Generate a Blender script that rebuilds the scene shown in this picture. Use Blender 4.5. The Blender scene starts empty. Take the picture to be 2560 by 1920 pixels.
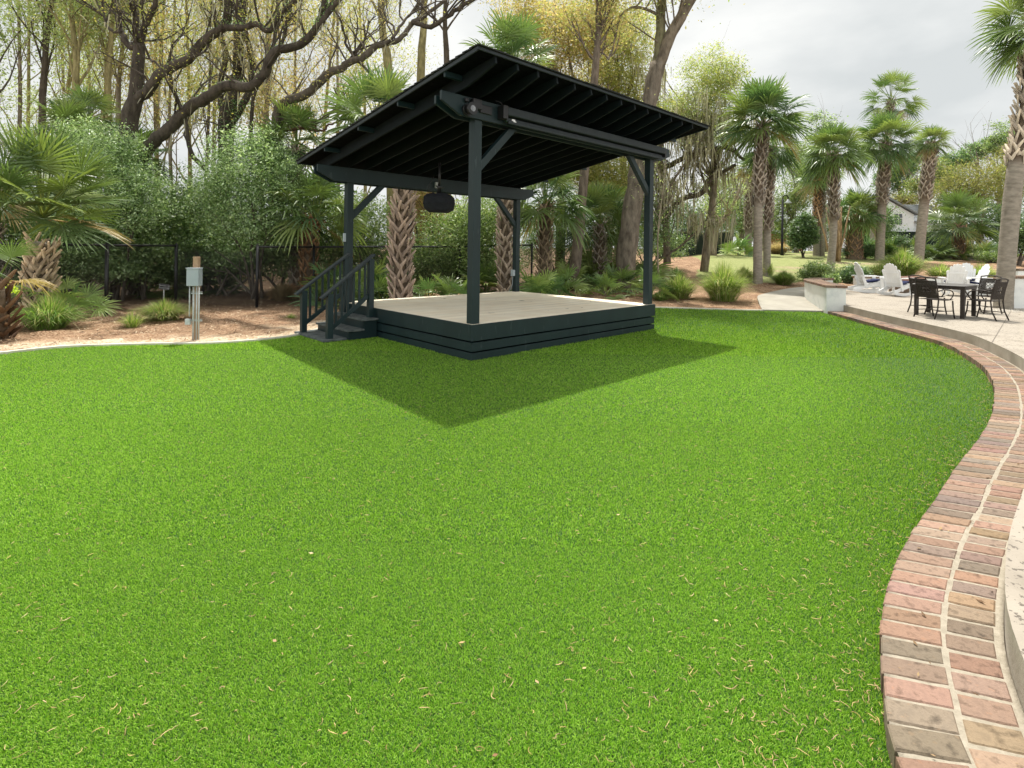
import bpy, math, random
import numpy as np
from mathutils import Vector, Matrix

scn = bpy.context.scene
COL = scn.collection
PI = math.pi
# ------------------------------------------------------------------ camera model (2560x1920 photo pixels)
F0, CX, HY, ROLL, H = 1347.0, 1280.0, 621.7, 0.013, 1.65

def P(x, y, Y):                       # the place seen at photo pixel (x, y), Y metres out
    dx, dy = x - CX, y - HY
    a = dx + ROLL * dy; b = dy - ROLL * dx
    return np.array([a / F0 * Y, Y, H - b / F0 * Y])

def G(x, y, z=0.0):                   # same, on the level z
    b = (y - HY) - ROLL * (x - CX)
    return P(x, y, (H - z) * F0 / b)

TX = [-50, 15.3, 17.3, 20, 24, 28, 33, 45, 60, 400]
TZ = [0, 0, .13, .22, .38, .72, 1.12, 1.62, 1.8, 1.8]

def pip(px, py, poly):                # vectorised point in polygon
    px = np.asarray(px, float); py = np.asarray(py, float)
    ins = np.zeros(px.shape, bool)
    n = len(poly); j = n - 1
    for i in range(n):
        xi, yi = poly[i][0], poly[i][1]; xj, yj = poly[j][0], poly[j][1]
        if yi != yj:
            c = ((yi > py) != (yj > py)) & (px < (xj - xi) * (py - yi) / (yj - yi) + xi)
            ins ^= c
        j = i
    return ins

def catmull(pts, n=8):
    pts = [np.array(p, float) for p in pts]
    out = []
    q = [2 * pts[0] - pts[1]] + pts + [2 * pts[-1] - pts[-2]]
    for i in range(1, len(q) - 2):
        p0, p1, p2, p3 = q[i - 1], q[i], q[i + 1], q[i + 2]
        for k in range(n):
            t = k / n
            out.append(.5 * ((2 * p1) + (-p0 + p2) * t + (2 * p0 - 5 * p1 + 4 * p2 - p3) * t * t + (-p0 + 3 * p1 - 3 * p2 + p3) * t ** 3))
    out.append(pts[-1])
    return np.array(out)

def resample(pts, step):
    pts = np.array(pts, float)
    d = np.r_[0, np.cumsum(np.linalg.norm(np.diff(pts, axis=0), axis=1))]
    n = max(2, int(d[-1] / step) + 1)
    s = np.linspace(0, d[-1], n)
    return np.stack([np.interp(s, d, pts[:, k]) for k in range(pts.shape[1])], 1)

def normals2(c):
    t = np.gradient(c[:, :2], axis=0); t /= np.linalg.norm(t, axis=1)[:, None]
    return np.stack([-t[:, 1], t[:, 0]], 1)

def smooth_curve(c, k=9):
    ker = np.ones(k) / k; o = c.copy()
    for a in range(c.shape[1]):
        p = np.pad(c[:, a], k // 2, mode='reflect', reflect_type='odd'); o[:, a] = np.convolve(p, ker, 'valid')
    return o

# outer edge of the brick edging, from beyond the near frame edge to the white wall
outer_px = [(2484.7, 983.7), (2482, 1041.6), (2459, 1099.4), (2387.4, 1198.9), (2338, 1278), (2293.4, 1342.4), (2253.9, 1416.5), (2224.2, 1490.7),
            (2202, 1569.9), (2199.5, 1634), (2202, 1723), (2214, 1817), (2221.7, 1920)]
far_px = [(2071.5, 786), (2171, 814.8), (2267, 840.5), (2354, 866), (2411.8, 896.7), (2456.8, 928.8), (2479, 964)]
outer = [G(*p)[:2] for p in far_px + outer_px] + [np.array(p) for p in [(1.13, 1.2), (1.08, .5), (1.15, -.6), (1.5, -2), (2.1, -3.4)]]
outer = smooth_curve(resample(catmull(outer), .05), 7)
ON = normals2(outer)
if ON[200][0] < 0: ON = -ON           # towards the patio
def off(c, n, d): return c + n * d
riser = smooth_curve(off(outer, ON, .405), 9)
PZ = .25                              # patio level
patio_poly = [tuple(p) for p in riser[::3]][::-1] + [(8.99, 14.69), (9.3, 15.8), (9.9, 17.3), (10.4, 18.3), (11.1, 19.0), (12.2, 20.6), (14.2, 22.4), (21, 23.2), (26, 22.5), (27, 12), (27, -4), (3, -4)]

kerb_left_px = [(0, 886.8), (126.6, 871.6), (253, 866.5), (405, 862.7), (560, 860), (735, 843)]
kl = [np.array([-13, -4]), np.array([-12.6, 1]), np.array([-11.2, 4.2]), np.array([-9.3, 6.5])] + [G(*p)[:2] for p in kerb_left_px]
kl += [np.array(p) for p in [(-3.75, 10.6), (-3.0, 12.3), (-1.5, 14.0), (.3, 15.2), (2.0, 15.6)]] + [G(1634, 770)[:2], G(1800, 775)[:2], G(1911, 778)[:2], G(2045, 777.3)[:2]]
kerb = smooth_curve(resample(catmull(kl), .1), 7)
lawn_poly = [tuple(p) for p in kerb] + [tuple(p) for p in outer] + [(2.1, -4)]

LAWN_C = [tuple(p) for p in kerb[::4]] + [tuple(p) for p in outer[::8]] + [(2.1, -4)]
PATIO_C = [tuple(p) for p in riser[::10]][::-1] + patio_poly[-12:]
wall1_c = [(8.77, 14.55), (9.12, 15.6), (9.66, 17.2), (10.2, 18.2), (11.05, 18.95)]

def terrain(x, y):
    x = np.asarray(x, float); y = np.asarray(y, float)
    left = np.clip((5 - x) / 8, 0, 1)                                # the wood on the left is flatter
    z = np.interp(y, TX, TZ) * (1 - .55 * left)
    z = z + .05 * np.sin(x * .9 + 1) * np.sin(y * .7) * np.clip((y - 16) / 4, 0, 1)
    m = pip(x, y, PATIO_C)
    z = np.where(m, np.minimum(z, .02), z)
    m2 = pip(x, y, LAWN_C)
    return np.where(m2, -.04, z)

def T(x, y, y0=9.0):                  # the place on the terrain seen at photo pixel (x, y)
    Y = y0
    while Y < 90:
        p = P(x, y, Y)
        if p[2] <= float(terrain(p[0], p[1])): return p
        Y += .05
    return P(x, y, 60)

def TP(x, Yd):                        # on the terrain at depth Yd, under photo column x
    X = (x - CX) / F0 * Yd
    return np.array([X, Yd, float(terrain(X, Yd))])

# ------------------------------------------------------------------ materials
def newmat(name):
    m = bpy.data.materials.new(name); m.use_nodes = True
    nt = m.node_tree; nt.nodes.clear()
    out = nt.nodes.new('ShaderNodeOutputMaterial')
    return m, nt, out

def N(nt, t, **kw):
    n = nt.nodes.new(t)
    for k, v in kw.items():
        if k in n.inputs: n.inputs[k].default_value = v
        else: setattr(n, k, v)
    return n

def ramp(nt, stops):
    r = nt.nodes.new('ShaderNodeValToRGB'); e = r.color_ramp.elements
    while len(e) < len(stops): e.new(.5)
    for i, (p, c) in enumerate(stops):
        e[i].position = p; e[i].color = (c[0], c[1], c[2], 1) if not np.isscalar(c) else (c, c, c, 1)
    return r

def surf(name, c1, c2, rough=.7, scale=6, bump=.3, bscale=None, attr=False, spec=.3, detail=6, stretch=None, c3=None, spots=None, metal=0, bdist=.01):
    """two or three toned noisy surface; attr multiplies by the mesh's own colour"""
    m, nt, out = newmat(name); L = nt.links.new
    tc = N(nt, 'ShaderNodeTexCoord'); mp = N(nt, 'ShaderNodeMapping')
    if stretch: mp.inputs['Scale'].default_value = stretch
    L(tc.outputs['Object'], mp.inputs['Vector'])
    n1 = N(nt, 'ShaderNodeTexNoise', Scale=scale, Detail=detail, Roughness=.62); L(mp.outputs[0], n1.inputs['Vector'])
    st = [(.32, c1), (.68, c2)] if c3 is None else [(.3, c1), (.5, c2), (.7, c3)]
    r = ramp(nt, st); L(n1.outputs['Fac'], r.inputs[0]); col = r.outputs[0]
    if spots:
        vs = N(nt, 'ShaderNodeTexNoise', Scale=spots[0], Detail=3); L(mp.outputs[0], vs.inputs['Vector'])
        rr = ramp(nt, [(spots[1], 1.0), (spots[1] + .03, 0.0)]); L(vs.outputs['Fac'], rr.inputs[0])
        mx = N(nt, 'ShaderNodeMix', data_type='RGBA'); L(rr.outputs[0], mx.inputs['Factor']); L(col, mx.inputs[6]); mx.inputs[7].default_value = (*spots[2], 1); 
        # factor 1 where noise is low
        col = mx.outputs[2]
    if attr:
        at = N(nt, 'ShaderNodeVertexColor', layer_name='Col')
        mm = N(nt, 'ShaderNodeMix', data_type='RGBA', blend_type='MULTIPLY'); mm.inputs['Factor'].default_value = 1
        L(col, mm.inputs[6]); L(at.outputs[0], mm.inputs[7]); col = mm.outputs[2]
    b = N(nt, 'ShaderNodeBsdfPrincipled', Roughness=rough, Metallic=metal); b.inputs['Specular IOR Level'].default_value = spec
    L(col, b.inputs['Base Color'])
    if bump:
        n2 = N(nt, 'ShaderNodeTexNoise', Scale=bscale or scale * 4, Detail=8, Roughness=.65); L(mp.outputs[0], n2.inputs['Vector'])
        bp = N(nt, 'ShaderNodeBump', Strength=bump, Distance=bdist); L(n2.outputs['Fac'], bp.inputs['Height']); L(bp.outputs[0], b.inputs['Normal'])
    L(b.outputs[0], out.inputs[0])
    return m

def leafmat(name, tint=(1, 1, 1), trans=.35, rough=.5, spec=.4):
    m, nt, out = newmat(name); L = nt.links.new
    at = N(nt, 'ShaderNodeVertexColor', layer_name='Col')
    mm = N(nt, 'ShaderNodeMix', data_type='RGBA', blend_type='MULTIPLY'); mm.inputs['Factor'].default_value = 1
    L(at.outputs[0], mm.inputs[6]); mm.inputs[7].default_value = (*tint, 1)
    b = N(nt, 'ShaderNodeBsdfPrincipled', Roughness=rough); b.inputs['Specular IOR Level'].default_value = spec
    t = N(nt, 'ShaderNodeBsdfTranslucent')
    g = N(nt, 'ShaderNodeMix', data_type='RGBA', blend_type='MULTIPLY'); g.inputs['Factor'].default_value = 1
    L(mm.outputs[2], g.inputs[6]); g.inputs[7].default_value = (1.18, 1.25, .72, 1)
    L(mm.outputs[2], b.inputs['Base Color']); L(g.outputs[2], t.inputs['Color'])
    ms = N(nt, 'ShaderNodeMixShader', Fac=trans); L(b.outputs[0], ms.inputs[1]); L(t.outputs[0], ms.inputs[2]); L(ms.outputs[0], out.inputs[0])
    return m

M = {}
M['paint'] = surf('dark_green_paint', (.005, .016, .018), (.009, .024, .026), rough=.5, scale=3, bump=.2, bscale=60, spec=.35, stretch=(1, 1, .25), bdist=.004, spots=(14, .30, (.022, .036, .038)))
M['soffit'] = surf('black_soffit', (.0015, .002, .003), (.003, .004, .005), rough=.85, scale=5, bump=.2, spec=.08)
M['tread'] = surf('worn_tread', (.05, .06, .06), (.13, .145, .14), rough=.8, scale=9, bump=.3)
M['rafter'] = surf('shaded_rafter_paint', (.003, .006, .0075), (.005, .010, .012), rough=.7, scale=4, bump=.2, spec=.2)  # same paint as the posts, darkened to carry the shade under the roof
M['shingle'] = surf('dark_shingle', (.012, .014, .014), (.035, .037, .034), rough=.9, scale=40, bump=.6, bscale=90, attr=True)
M['deck'] = surf('weathered_deck', (.90, .78, .60), (.98, .90, .74), rough=.8, scale=2.2, bump=.15, bscale=30, attr=True, spec=.2, spots=(3.1, .27, (.34, .28, .2)))
M['steel'] = surf('galvanised', (.35, .38, .38), (.5, .53, .53), rough=.5, scale=20, bump=.05, metal=.2)
M['greybox'] = surf('grey_enamel', (.30, .345, .375), (.34, .385, .415), rough=.5, scale=4, bump=.05)
M['black'] = surf('black_metal', (.008, .008, .009), (.014, .014, .015), rough=.45, scale=8, bump=.1, spec=.4)
M['blackcloth'] = surf('black_cloth', (.006, .007, .010), (.013, .014, .018), rough=.85, scale=12, bump=.5)
M['charc'] = surf('charcoal_casing', (.018, .025, .029), (.028, .036, .040), rough=.6, scale=6, bump=.1)
M['lens'] = surf('chrome_lens', (.10, .10, .10), (.25, .25, .25), rough=.25, scale=6, bump=0, metal=.9)
M['white'] = surf('white_plastic', (.74, .75, .75), (.82, .82, .81), rough=.5, scale=4, bump=.05)
M['stucco'] = surf('white_stucco', (.55, .57, .56), (.72, .73, .70), rough=.9, scale=2.5, bump=.12, bscale=30, c3=(.70, .71, .69), bdist=.004)
M['concrete'] = surf('patio_concrete', (.22, .188, .15), (.34, .298, .245), rough=.85, scale=1.1, bump=.25, bscale=45, detail=9, spots=(38, .365, (.13, .11, .09)), c3=(.29, .255, .21))
M['riser'] = surf('riser_concrete', (.27, .24, .19), (.40, .36, .30), rough=.9, scale=2.5, bump=.4, bscale=40)
M['path'] = surf('path_concrete', (.30, .275, .23), (.38, .355, .30), rough=.9, scale=2, bump=.3, bscale=60)
M['kerb'] = surf('kerb_concrete', (.5, .47, .39), (.66, .62, .52), rough=.9, scale=5, bump=.4)
M['brick'] = surf('brick', (.48, .46, .44), (1.08, 1.05, 1.0), rough=.85, scale=26, detail=10, bump=.55, bscale=70, attr=True, c3=(.84, .82, .80), spec=.2, spots=(30, .31, (1.1, 1.0, .9)))
M['mortar'] = surf('mortar', (.27, .235, .18), (.38, .335, .265), rough=.95, scale=25, bump=.6, bscale=60)
M['leaf'] = leafmat('leaf', tint=(1.8, 1.8, 1.8), trans=.35, rough=.38, spec=.6)
M['leafthin'] = leafmat('spring_leaf', tint=(1.42, 1.36, 1.5), trans=.55, spec=.2)
M['frond'] = leafmat('frond', tint=(1.45, 1.45, 1.45), trans=.3, rough=.4, spec=.5)
M['blade'] = leafmat('blade', trans=.42, rough=.55, spec=.25)
M['bark'] = surf('bark', (.065, .057, .048), (.19, .17, .145), rough=.95, scale=7, bump=.9, bscale=22, stretch=(1, 1, .35), attr=True, bdist=.03)
M['palmbark'] = surf('palm_bark', (.19, .165, .13), (.34, .30, .245), rough=.95, scale=5, bump=.6, bscale=14, stretch=(1, 1, 2.6), attr=True, bdist=.02)
M['boot'] = surf('palm_boot', (1.0, .95, .9), (1.7, 1.65, 1.55), rough=.9, scale=9, bump=.6, attr=True, stretch=(1, 1, .4))
M['moss'] = leafmat('moss', tint=(1.6, 1.5, 1.4), trans=.3, rough=.9, spec=.05)
M['straw'] = leafmat('straw', trans=.1, rough=.9, spec=.1)
M['wood'] = surf('treated_post', (.30, .20, .12), (.42, .30, .19), rough=.85, scale=5, bump=.4, stretch=(1, 1, .2))
M['wicker'] = surf('dark_wicker', (.02, .015, .012), (.045, .034, .026), rough=.55, scale=60, bump=.4)
M['navy'] = surf('navy_cushion', (.006, .010, .045), (.012, .018, .07), rough=.9, scale=30, bump=.2)
M['rust'] = surf('rusty_bowl', (.09, .035, .02), (.17, .07, .04), rough=.7, scale=8, bump=.3)
M['tabletop'] = surf('table_top', (.07, .066, .06), (.11, .10, .095), rough=.45, scale=14, bump=.1)
M['roofm'] = surf('grey_metal_roof', (.16, .17, .18), (.22, .23, .24), rough=.5, scale=3, bump=.1)
M['siding'] = surf('white_siding', (.72, .74, .76), (.8, .81, .82), rough=.7, scale=2, bump=.1)
M['glass'] = surf('dark_glass', (.01, .012, .015), (.02, .022, .026), rough=.1, scale=3, bump=0, spec=.6)
M['redwood'] = surf('red_fence', (.22, .05, .035), (.32, .09, .06), rough=.85, scale=4, bump=.2)
M['pebble'] = surf('pebble', (.6, .56, .5), (.9, .86, .8), rough=.8, scale=30, bump=.2, attr=True)
M['screen'] = surf('green_screen_cloth', (.008, .016, .012), (.014, .026, .019), rough=.9, scale=4, bump=.2)

# ------------------------------------------------------------------ geometry collector
class Geo:
    def __init__(s): s.V = []; s.F = []; s.n = 0; s.C = []
    def add(s, V, F, col=(1, 1, 1), mat=0, smooth=False):
        V = np.asarray(V, float).reshape(-1, 3)
        c = np.asarray(col, float)
        if c.ndim == 1: c = np.broadcast_to(c, (len(V), 3))
        s.V.append(V); s.C.append(c)
        if isinstance(F, np.ndarray): F = [F]
        else:
            g = {}
            for f in F: g.setdefault(len(f), []).append(f)
            F = [np.array(v) for v in g.values()]
        for f in F: s.F.append((f + s.n, mat, smooth))
        s.n += len(V)
        return s
    def box(s, c, size, ax=None, col=(1, 1, 1), mat=0):
        c = np.array(c, float); h = np.array(size, float) / 2
        A = np.eye(3) if ax is None else np.array(ax, float)
        k = np.array([[i, j, l] for i in (-1, 1) for j in (-1, 1) for l in (-1, 1)], float) * h
        return s.add(c + k @ A, np.array([[0, 1, 3, 2], [4, 6, 7, 5], [0, 4, 5, 1], [2, 3, 7, 6], [0, 2, 6, 4], [1, 5, 7, 3]]), col, mat)
    def prism(s, poly, d, col=(1, 1, 1), mat=0):      # planar polygon (n,3) pushed along d
        p = np.array(poly, float); n = len(p)
        F = [list(range(n))[::-1], [n + i for i in range(n)]] + [[i, (i + 1) % n, n + (i + 1) % n, n + i] for i in range(n)]
        return s.add(np.vstack([p, p + np.array(d, float)]), F, col, mat)
    def tube(s, pts, rad, sides=6, col=(1, 1, 1), mat=0, smooth=True, cap=True, noise=0, rng=None):
        p = np.array(pts, float); n = len(p)
        r = np.broadcast_to(np.array(rad, float), (n,)) if np.ndim(rad) else np.full(n, float(rad))
        t = np.gradient(p, axis=0); t /= np.linalg.norm(t, axis=1)[:, None] + 1e-9
        ref = np.array([0, 0, 1.]) if abs(t[0][2]) < .9 else np.array([1., 0, 0])
        a = np.cross(t, ref); a /= np.linalg.norm(a, axis=1)[:, None] + 1e-9
        for i in range(1, n):
            if a[i] @ a[i - 1] < 0: a[i] = -a[i]
            # keep frames aligned
            v = a[i - 1] - t[i] * (a[i - 1] @ t[i]); l = np.linalg.norm(v)
            if l > 1e-6: a[i] = v / l
        b = np.cross(t, a)
        th = np.arange(sides) * 2 * PI / sides
        rr = r[:, None] * (np.ones((n, sides)) if not noise else 1 + noise * (rng.random((n, sides)) - .5))
        V = p[:, None] + rr[..., None] * (a[:, None] * np.cos(th)[None, :, None] + b[:, None] * np.sin(th)[None, :, None])
        i = np.arange(n - 1)[:, None] * sides; j = np.arange(sides)[None]; j2 = (j + 1) % sides
        F = np.stack([i + j, i + j2, i + sides + j2, i + sides + j], -1).reshape(-1, 4)
        cc = np.asarray(col, float)
        if cc.ndim == 2: cc = np.repeat(cc, sides, 0)
        s.add(V.reshape(-1, 3), F, cc, mat, smooth)
        if cap and sides > 3:
            o = s.n - n * sides
            s.F.append((np.array([[o + k for k in range(sides)][::-1]]), mat, False)); s.F.append((np.array([[o + (n - 1) * sides + k for k in range(sides)]]), mat, False))
        return s
    def build(s, name, mats, parent=None, world=True, bevel=0):
        me = bpy.data.meshes.new(name)
        V = np.vstack(s.V)
        if parent is not None and world:
            q = parent
            while q is not None: V = V - np.array(q.location); q = q.parent
        C = np.vstack(s.C)
        nv = len(V)
        lv = np.concatenate([f.ravel() for f, _, _ in s.F]).astype(np.int32)
        tot = np.concatenate([np.full(len(f), f.shape[1]) for f, _, _ in s.F]).astype(np.int32)
        mi = np.concatenate([np.full(len(f), m) for f, m, _ in s.F]).astype(np.int32)
        sm = np.concatenate([np.full(len(f), k) for f, _, k in s.F]).astype(bool)
        me.vertices.add(nv); me.vertices.foreach_set('co', V.astype(np.float32).ravel())
        me.loops.add(len(lv)); me.loops.foreach_set('vertex_index', lv)
        me.polygons.add(len(tot)); me.polygons.foreach_set('loop_start', np.r_[0, np.cumsum(tot)[:-1]].astype(np.int32))
        me.polygons.foreach_set('material_index', mi); me.polygons.foreach_set('use_smooth', sm)
        me.update(calc_edges=True)
        at = me.color_attributes.new('Col', 'FLOAT_COLOR', 'POINT')
        at.data.foreach_set('color', np.c_[C, np.ones(nv)].astype(np.float32).ravel())
        for m in (mats if isinstance(mats, (list, tuple)) else [mats]): me.materials.append(m)
        o = bpy.data.objects.new(name, me); COL.objects.link(o)
        if parent is not None: o.parent = parent
        if bevel:
            b = o.modifiers.new('bevel', 'BEVEL'); b.width = bevel; b.segments = 1; b.limit_method = 'ANGLE'
        return o

def thing(name, label, cat, loc=(0, 0, 0), group=None, rz=0):
    o = bpy.data.objects.new(name, None); COL.objects.link(o)
    o.location = [float(v) for v in loc]; o.rotation_euler = (0, 0, rz); o.empty_display_size = .2
    o['label'] = label; o['category'] = cat
    if group: o['group'] = group
    return o

def tag(o, label=None, cat=None, group=None, kind=None):
    if label: o['label'] = label
    if cat: o['category'] = cat
    if group: o['group'] = group
    if kind: o['kind'] = kind
    return o

def copy_tree(o, parent=None):
    c = o.copy(); COL.objects.link(c)
    if parent: c.parent = parent
    for ch in list(o.children): copy_tree(ch, c)
    return c

# ------------------------------------------------------------------ plant builders
def leaves(g, pts, size, cols, rng, up=.5, aspect=.45, jit=.35):
    n = len(pts)
    nrm = rng.normal(size=(n, 3)); nrm[:, 2] = np.abs(nrm[:, 2]) + up; nrm /= np.linalg.norm(nrm, axis=1)[:, None]
    d = rng.normal(size=(n, 3)); d -= nrm * (d * nrm).sum(1)[:, None]; d /= np.linalg.norm(d, axis=1)[:, None]
    w = np.cross(nrm, d)
    L = size * (1 + jit * rng.normal(size=n)).clip(.4, 2); L = L[:, None]
    V = np.stack([pts - d * L * .5, pts + w * L * aspect * .5, pts + d * L * .5, pts - w * L * aspect * .5], 1)
    cols = np.asarray(cols, float)
    if cols.ndim == 2 and len(cols) != n:
        k = rng.integers(0, len(cols), n); f = rng.random(n)[:, None]
        c = cols[k] * f + cols[rng.integers(0, len(cols), n)] * (1 - f)
    else: c = cols
    c = c * (.75 + .5 * rng.random(n))[:, None]
    g.add(V.reshape(-1, 3), np.arange(n * 4).reshape(-1, 4), np.repeat(c, 4, 0))

def blob_pts(rng, c, r, n, clump=60, cs=.16, shell=.45):
    c = np.array(c, float); r = np.array(r, float)
    m = max(4, n // clump)
    d = rng.normal(size=(m, 3)); d /= np.linalg.norm(d, axis=1)[:, None]
    rad = rng.random(m) ** shell * (.82 + .25 * rng.random(m))
    cc = c + d * rad[:, None] * r
    k = rng.integers(0, m, n)
    s = (.6 + .8 * rng.random(m))[k][:, None]
    return cc[k] + rng.normal(size=(n, 3)) * s * cs * np.array([1, 1, .7]) * (np.mean(r) ** .5)

GREEN = np.array([(.08, .13, .035), (.12, .18, .05), (.18, .24, .09), (.05, .09, .03), (.26, .31, .14)])
SAGE = np.array([(.09, .145, .05), (.14, .21, .08), (.25, .33, .17), (.36, .43, .28), (.045, .08, .03)])
DARKG = np.array([(.04, .08, .03), (.06, .11, .045), (.09, .15, .06), (.14, .19, .09)])
YG = np.array([(.26, .28, .08), (.33, .33, .12), (.19, .24, .07), (.36, .32, .15)])
SPRING = np.array([(.22, .29, .11), (.30, .37, .17), (.16, .23, .08), (.34, .37, .20)])
GOLD = np.array([(.38, .29, .14), (.32, .26, .12), (.27, .28, .10), (.44, .34, .20)])

def grow(g, tips, rng, p, d, L, r, depth, sides=4, up=.25, spread=.6, col=(1, 1, 1), nch=(3, 5), wig=.18, ratio=.6):
    n = 5 if depth > 0 else 3
    pts = [np.array(p, float)]; d = np.array(d, float) / np.linalg.norm(d)
    for i in range(n):
        d = d + rng.normal(size=3) * wig + np.array([0, 0, up * .25]); d /= np.linalg.norm(d)
        pts.append(pts[-1] + d * L / n)
    rad = np.linspace(r, r * (.45 if depth else .25), n + 1)
    g.tube(pts, rad, max(3, sides), col, cap=False)
    tips.append(pts[-1])
    if depth <= 0:
        tips.append(pts[-2]); return
    k = rng.integers(nch[0], nch[1] + 1)
    for i in range(k):
        f = .3 + .7 * (i + rng.random()) / k; q = min(n - 1, int(f * n)); fr = f * n - q
        q0 = pts[q] * (1 - fr) + pts[q + 1] * fr if q + 1 < len(pts) else pts[-1]
        dd = pts[min(q + 1, n)] - pts[q]; dd /= np.linalg.norm(dd)
        s = rng.normal(size=3); s -= dd * (s @ dd); s /= np.linalg.norm(s)
        nd = dd * math.cos(spread) + s * math.sin(spread) + np.array([0, 0, up])
        grow(g, tips, rng, q0, nd, L * ratio * (.7 + .5 * rng.random()), max(.006, rad[min(q, n)] * .55), depth - 1, sides - 1, up, spread, col, nch, wig, ratio)

def moss(g, pts, rng, n, L=(.3, 1.1), w=.02):
    """grey beard moss hanging straight down from pts"""
    k = rng.integers(0, len(pts), n); s = np.array(pts)[k] + rng.normal(size=(n, 3)) * .08
    l = rng.uniform(L[0], L[1], n) * rng.random(n) ** .5
    a = rng.random(n) * 2 * PI; h = np.stack([np.cos(a), np.sin(a), np.zeros(n)], 1) * w
    c = np.array([.27, .27, .22]) * (.6 + .7 * rng.random(n))[:, None]
    dr = rng.normal(size=(n, 3)) * .06; dr[:, 2] = 0
    V = np.stack([s - h, s + h, s + h * .7 + dr - [[0, 0, 1]] * l[:, None] * .6, s - h * .7 + dr - [[0, 0, 1]] * l[:, None] * .6, s - h * .1 + dr * 1.6 - [[0, 0, 1]] * l[:, None], s + h * .1 + dr * 1.6 - [[0, 0, 1]] * l[:, None]], 1)
    b = np.arange(n)[:, None] * 6
    F = np.concatenate([b + [0, 1, 2, 3], b + [3, 2, 5, 4]])
    g.add(V.reshape(-1, 3), F, np.repeat(c, 6, 0))

def slender_tree(label, base, hgt, r, seed, cols, lean=(0, 0), lc=14, lsz=.09, first=.35, bark=(1, 1, 1), name='slender_tree', group='slender trees in the wood', nb=14, cat='tree', blen=.2, fork=0, pts=None, spread=.55, mo=0, lspread=.28, leafm='leafthin', cap=14000, depth=2):
    rng = np.random.default_rng(seed)
    t = thing(name, label, cat, base, group)
    g = Geo(); tips = []
    if pts is None:
        n = 9; q = [np.array(base, float) - [0, 0, .1]]
        wx, wy = rng.normal(size=2) * .25
        for i in range(1, n + 1):
            f = i / n
            q.append(np.array(base) + [lean[0] * f + wx * math.sin(f * 5) * .6, lean[1] * f + wy * math.sin(f * 4), hgt * f])
        q = np.array(q)
    else: q = np.array(pts); hgt = q[-1][2] - q[0][2]
    q = catmull(q, 3); n = len(q)
    rad = np.linspace(1, .35, n) * r; rad[0] *= 1.25; rad[1] *= 1.08
    g.tube(q, rad, 8, bark, noise=.12, rng=rng)
    for i in range(nb):
        f = first + (1 - first) * (i + rng.random()) / nb; k = min(n - 1, int(f * n))
        a = rng.random() * 2 * PI
        d = np.array([math.cos(a) * math.sin(spread), math.sin(a) * math.sin(spread), math.cos(spread)])
        grow(g, tips, rng, q[k], d, hgt * blen * (1.2 - .5 * f) * (.7 + .6 * rng.random()), rad[k] * .45, depth, 5, .18, .55, bark, (2, 4), .12)
    g.build('trunk', M['bark'], t)
    tp = np.array(tips); nl = min(cap, int(len(tp) * lc))
    if nl:
        k = rng.integers(0, len(tp), nl)
        lp = tp[k] + rng.normal(size=(nl, 3)) * lspread
        g2 = Geo(); leaves(g2, lp, lsz, cols, rng, up=.2); 
        g2.build('crown', M[leafm], t)
    if mo:
        g3 = Geo(); moss(g3, tp, rng, mo); tag(g3.build('beard_moss', M['moss'], t), kind='stuff')
    return t

def leafy_bush(label, base, blobs, n, cols, seed, lsz=.055, name='shrub', group=None, cat='shrub', mat='leaf', clump=45, cs=.15, shell=.4, stems=5, up=.4, aspect=.45):
    rng = np.random.default_rng(seed)
    t = thing(name, label, cat, base, group)
    n = int(n * (.8 if n > 20000 else 1))
    g = Geo(); vol = np.array([b[1][0] * b[1][1] * b[1][2] for b in blobs]) ** .67; vol = vol / vol.sum()
    for b, v in zip(blobs, vol):
        leaves(g, blob_pts(rng, b[0], b[1], int(n * v), clump, cs, shell), lsz, cols, rng, up=up, aspect=aspect)
    g.build('foliage', M[mat], t)
    s = Geo()
    for i in range(stems):
        b = blobs[i % len(blobs)]; p0 = np.array(base) + rng.normal(size=3) * [.15, .15, 0]; p0[2] = base[2] - .05
        c = np.array(b[0]) + rng.normal(size=3) * np.array(b[1]) * .35
        tp = []; grow(s, tp, rng, p0, c - p0, np.linalg.norm(c - p0) * .8, .05, 2, 5, .1, .6, (.8, .75, .7), (2, 3), .12)
    s.build('stem', M['bark'], t)
    return t

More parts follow.
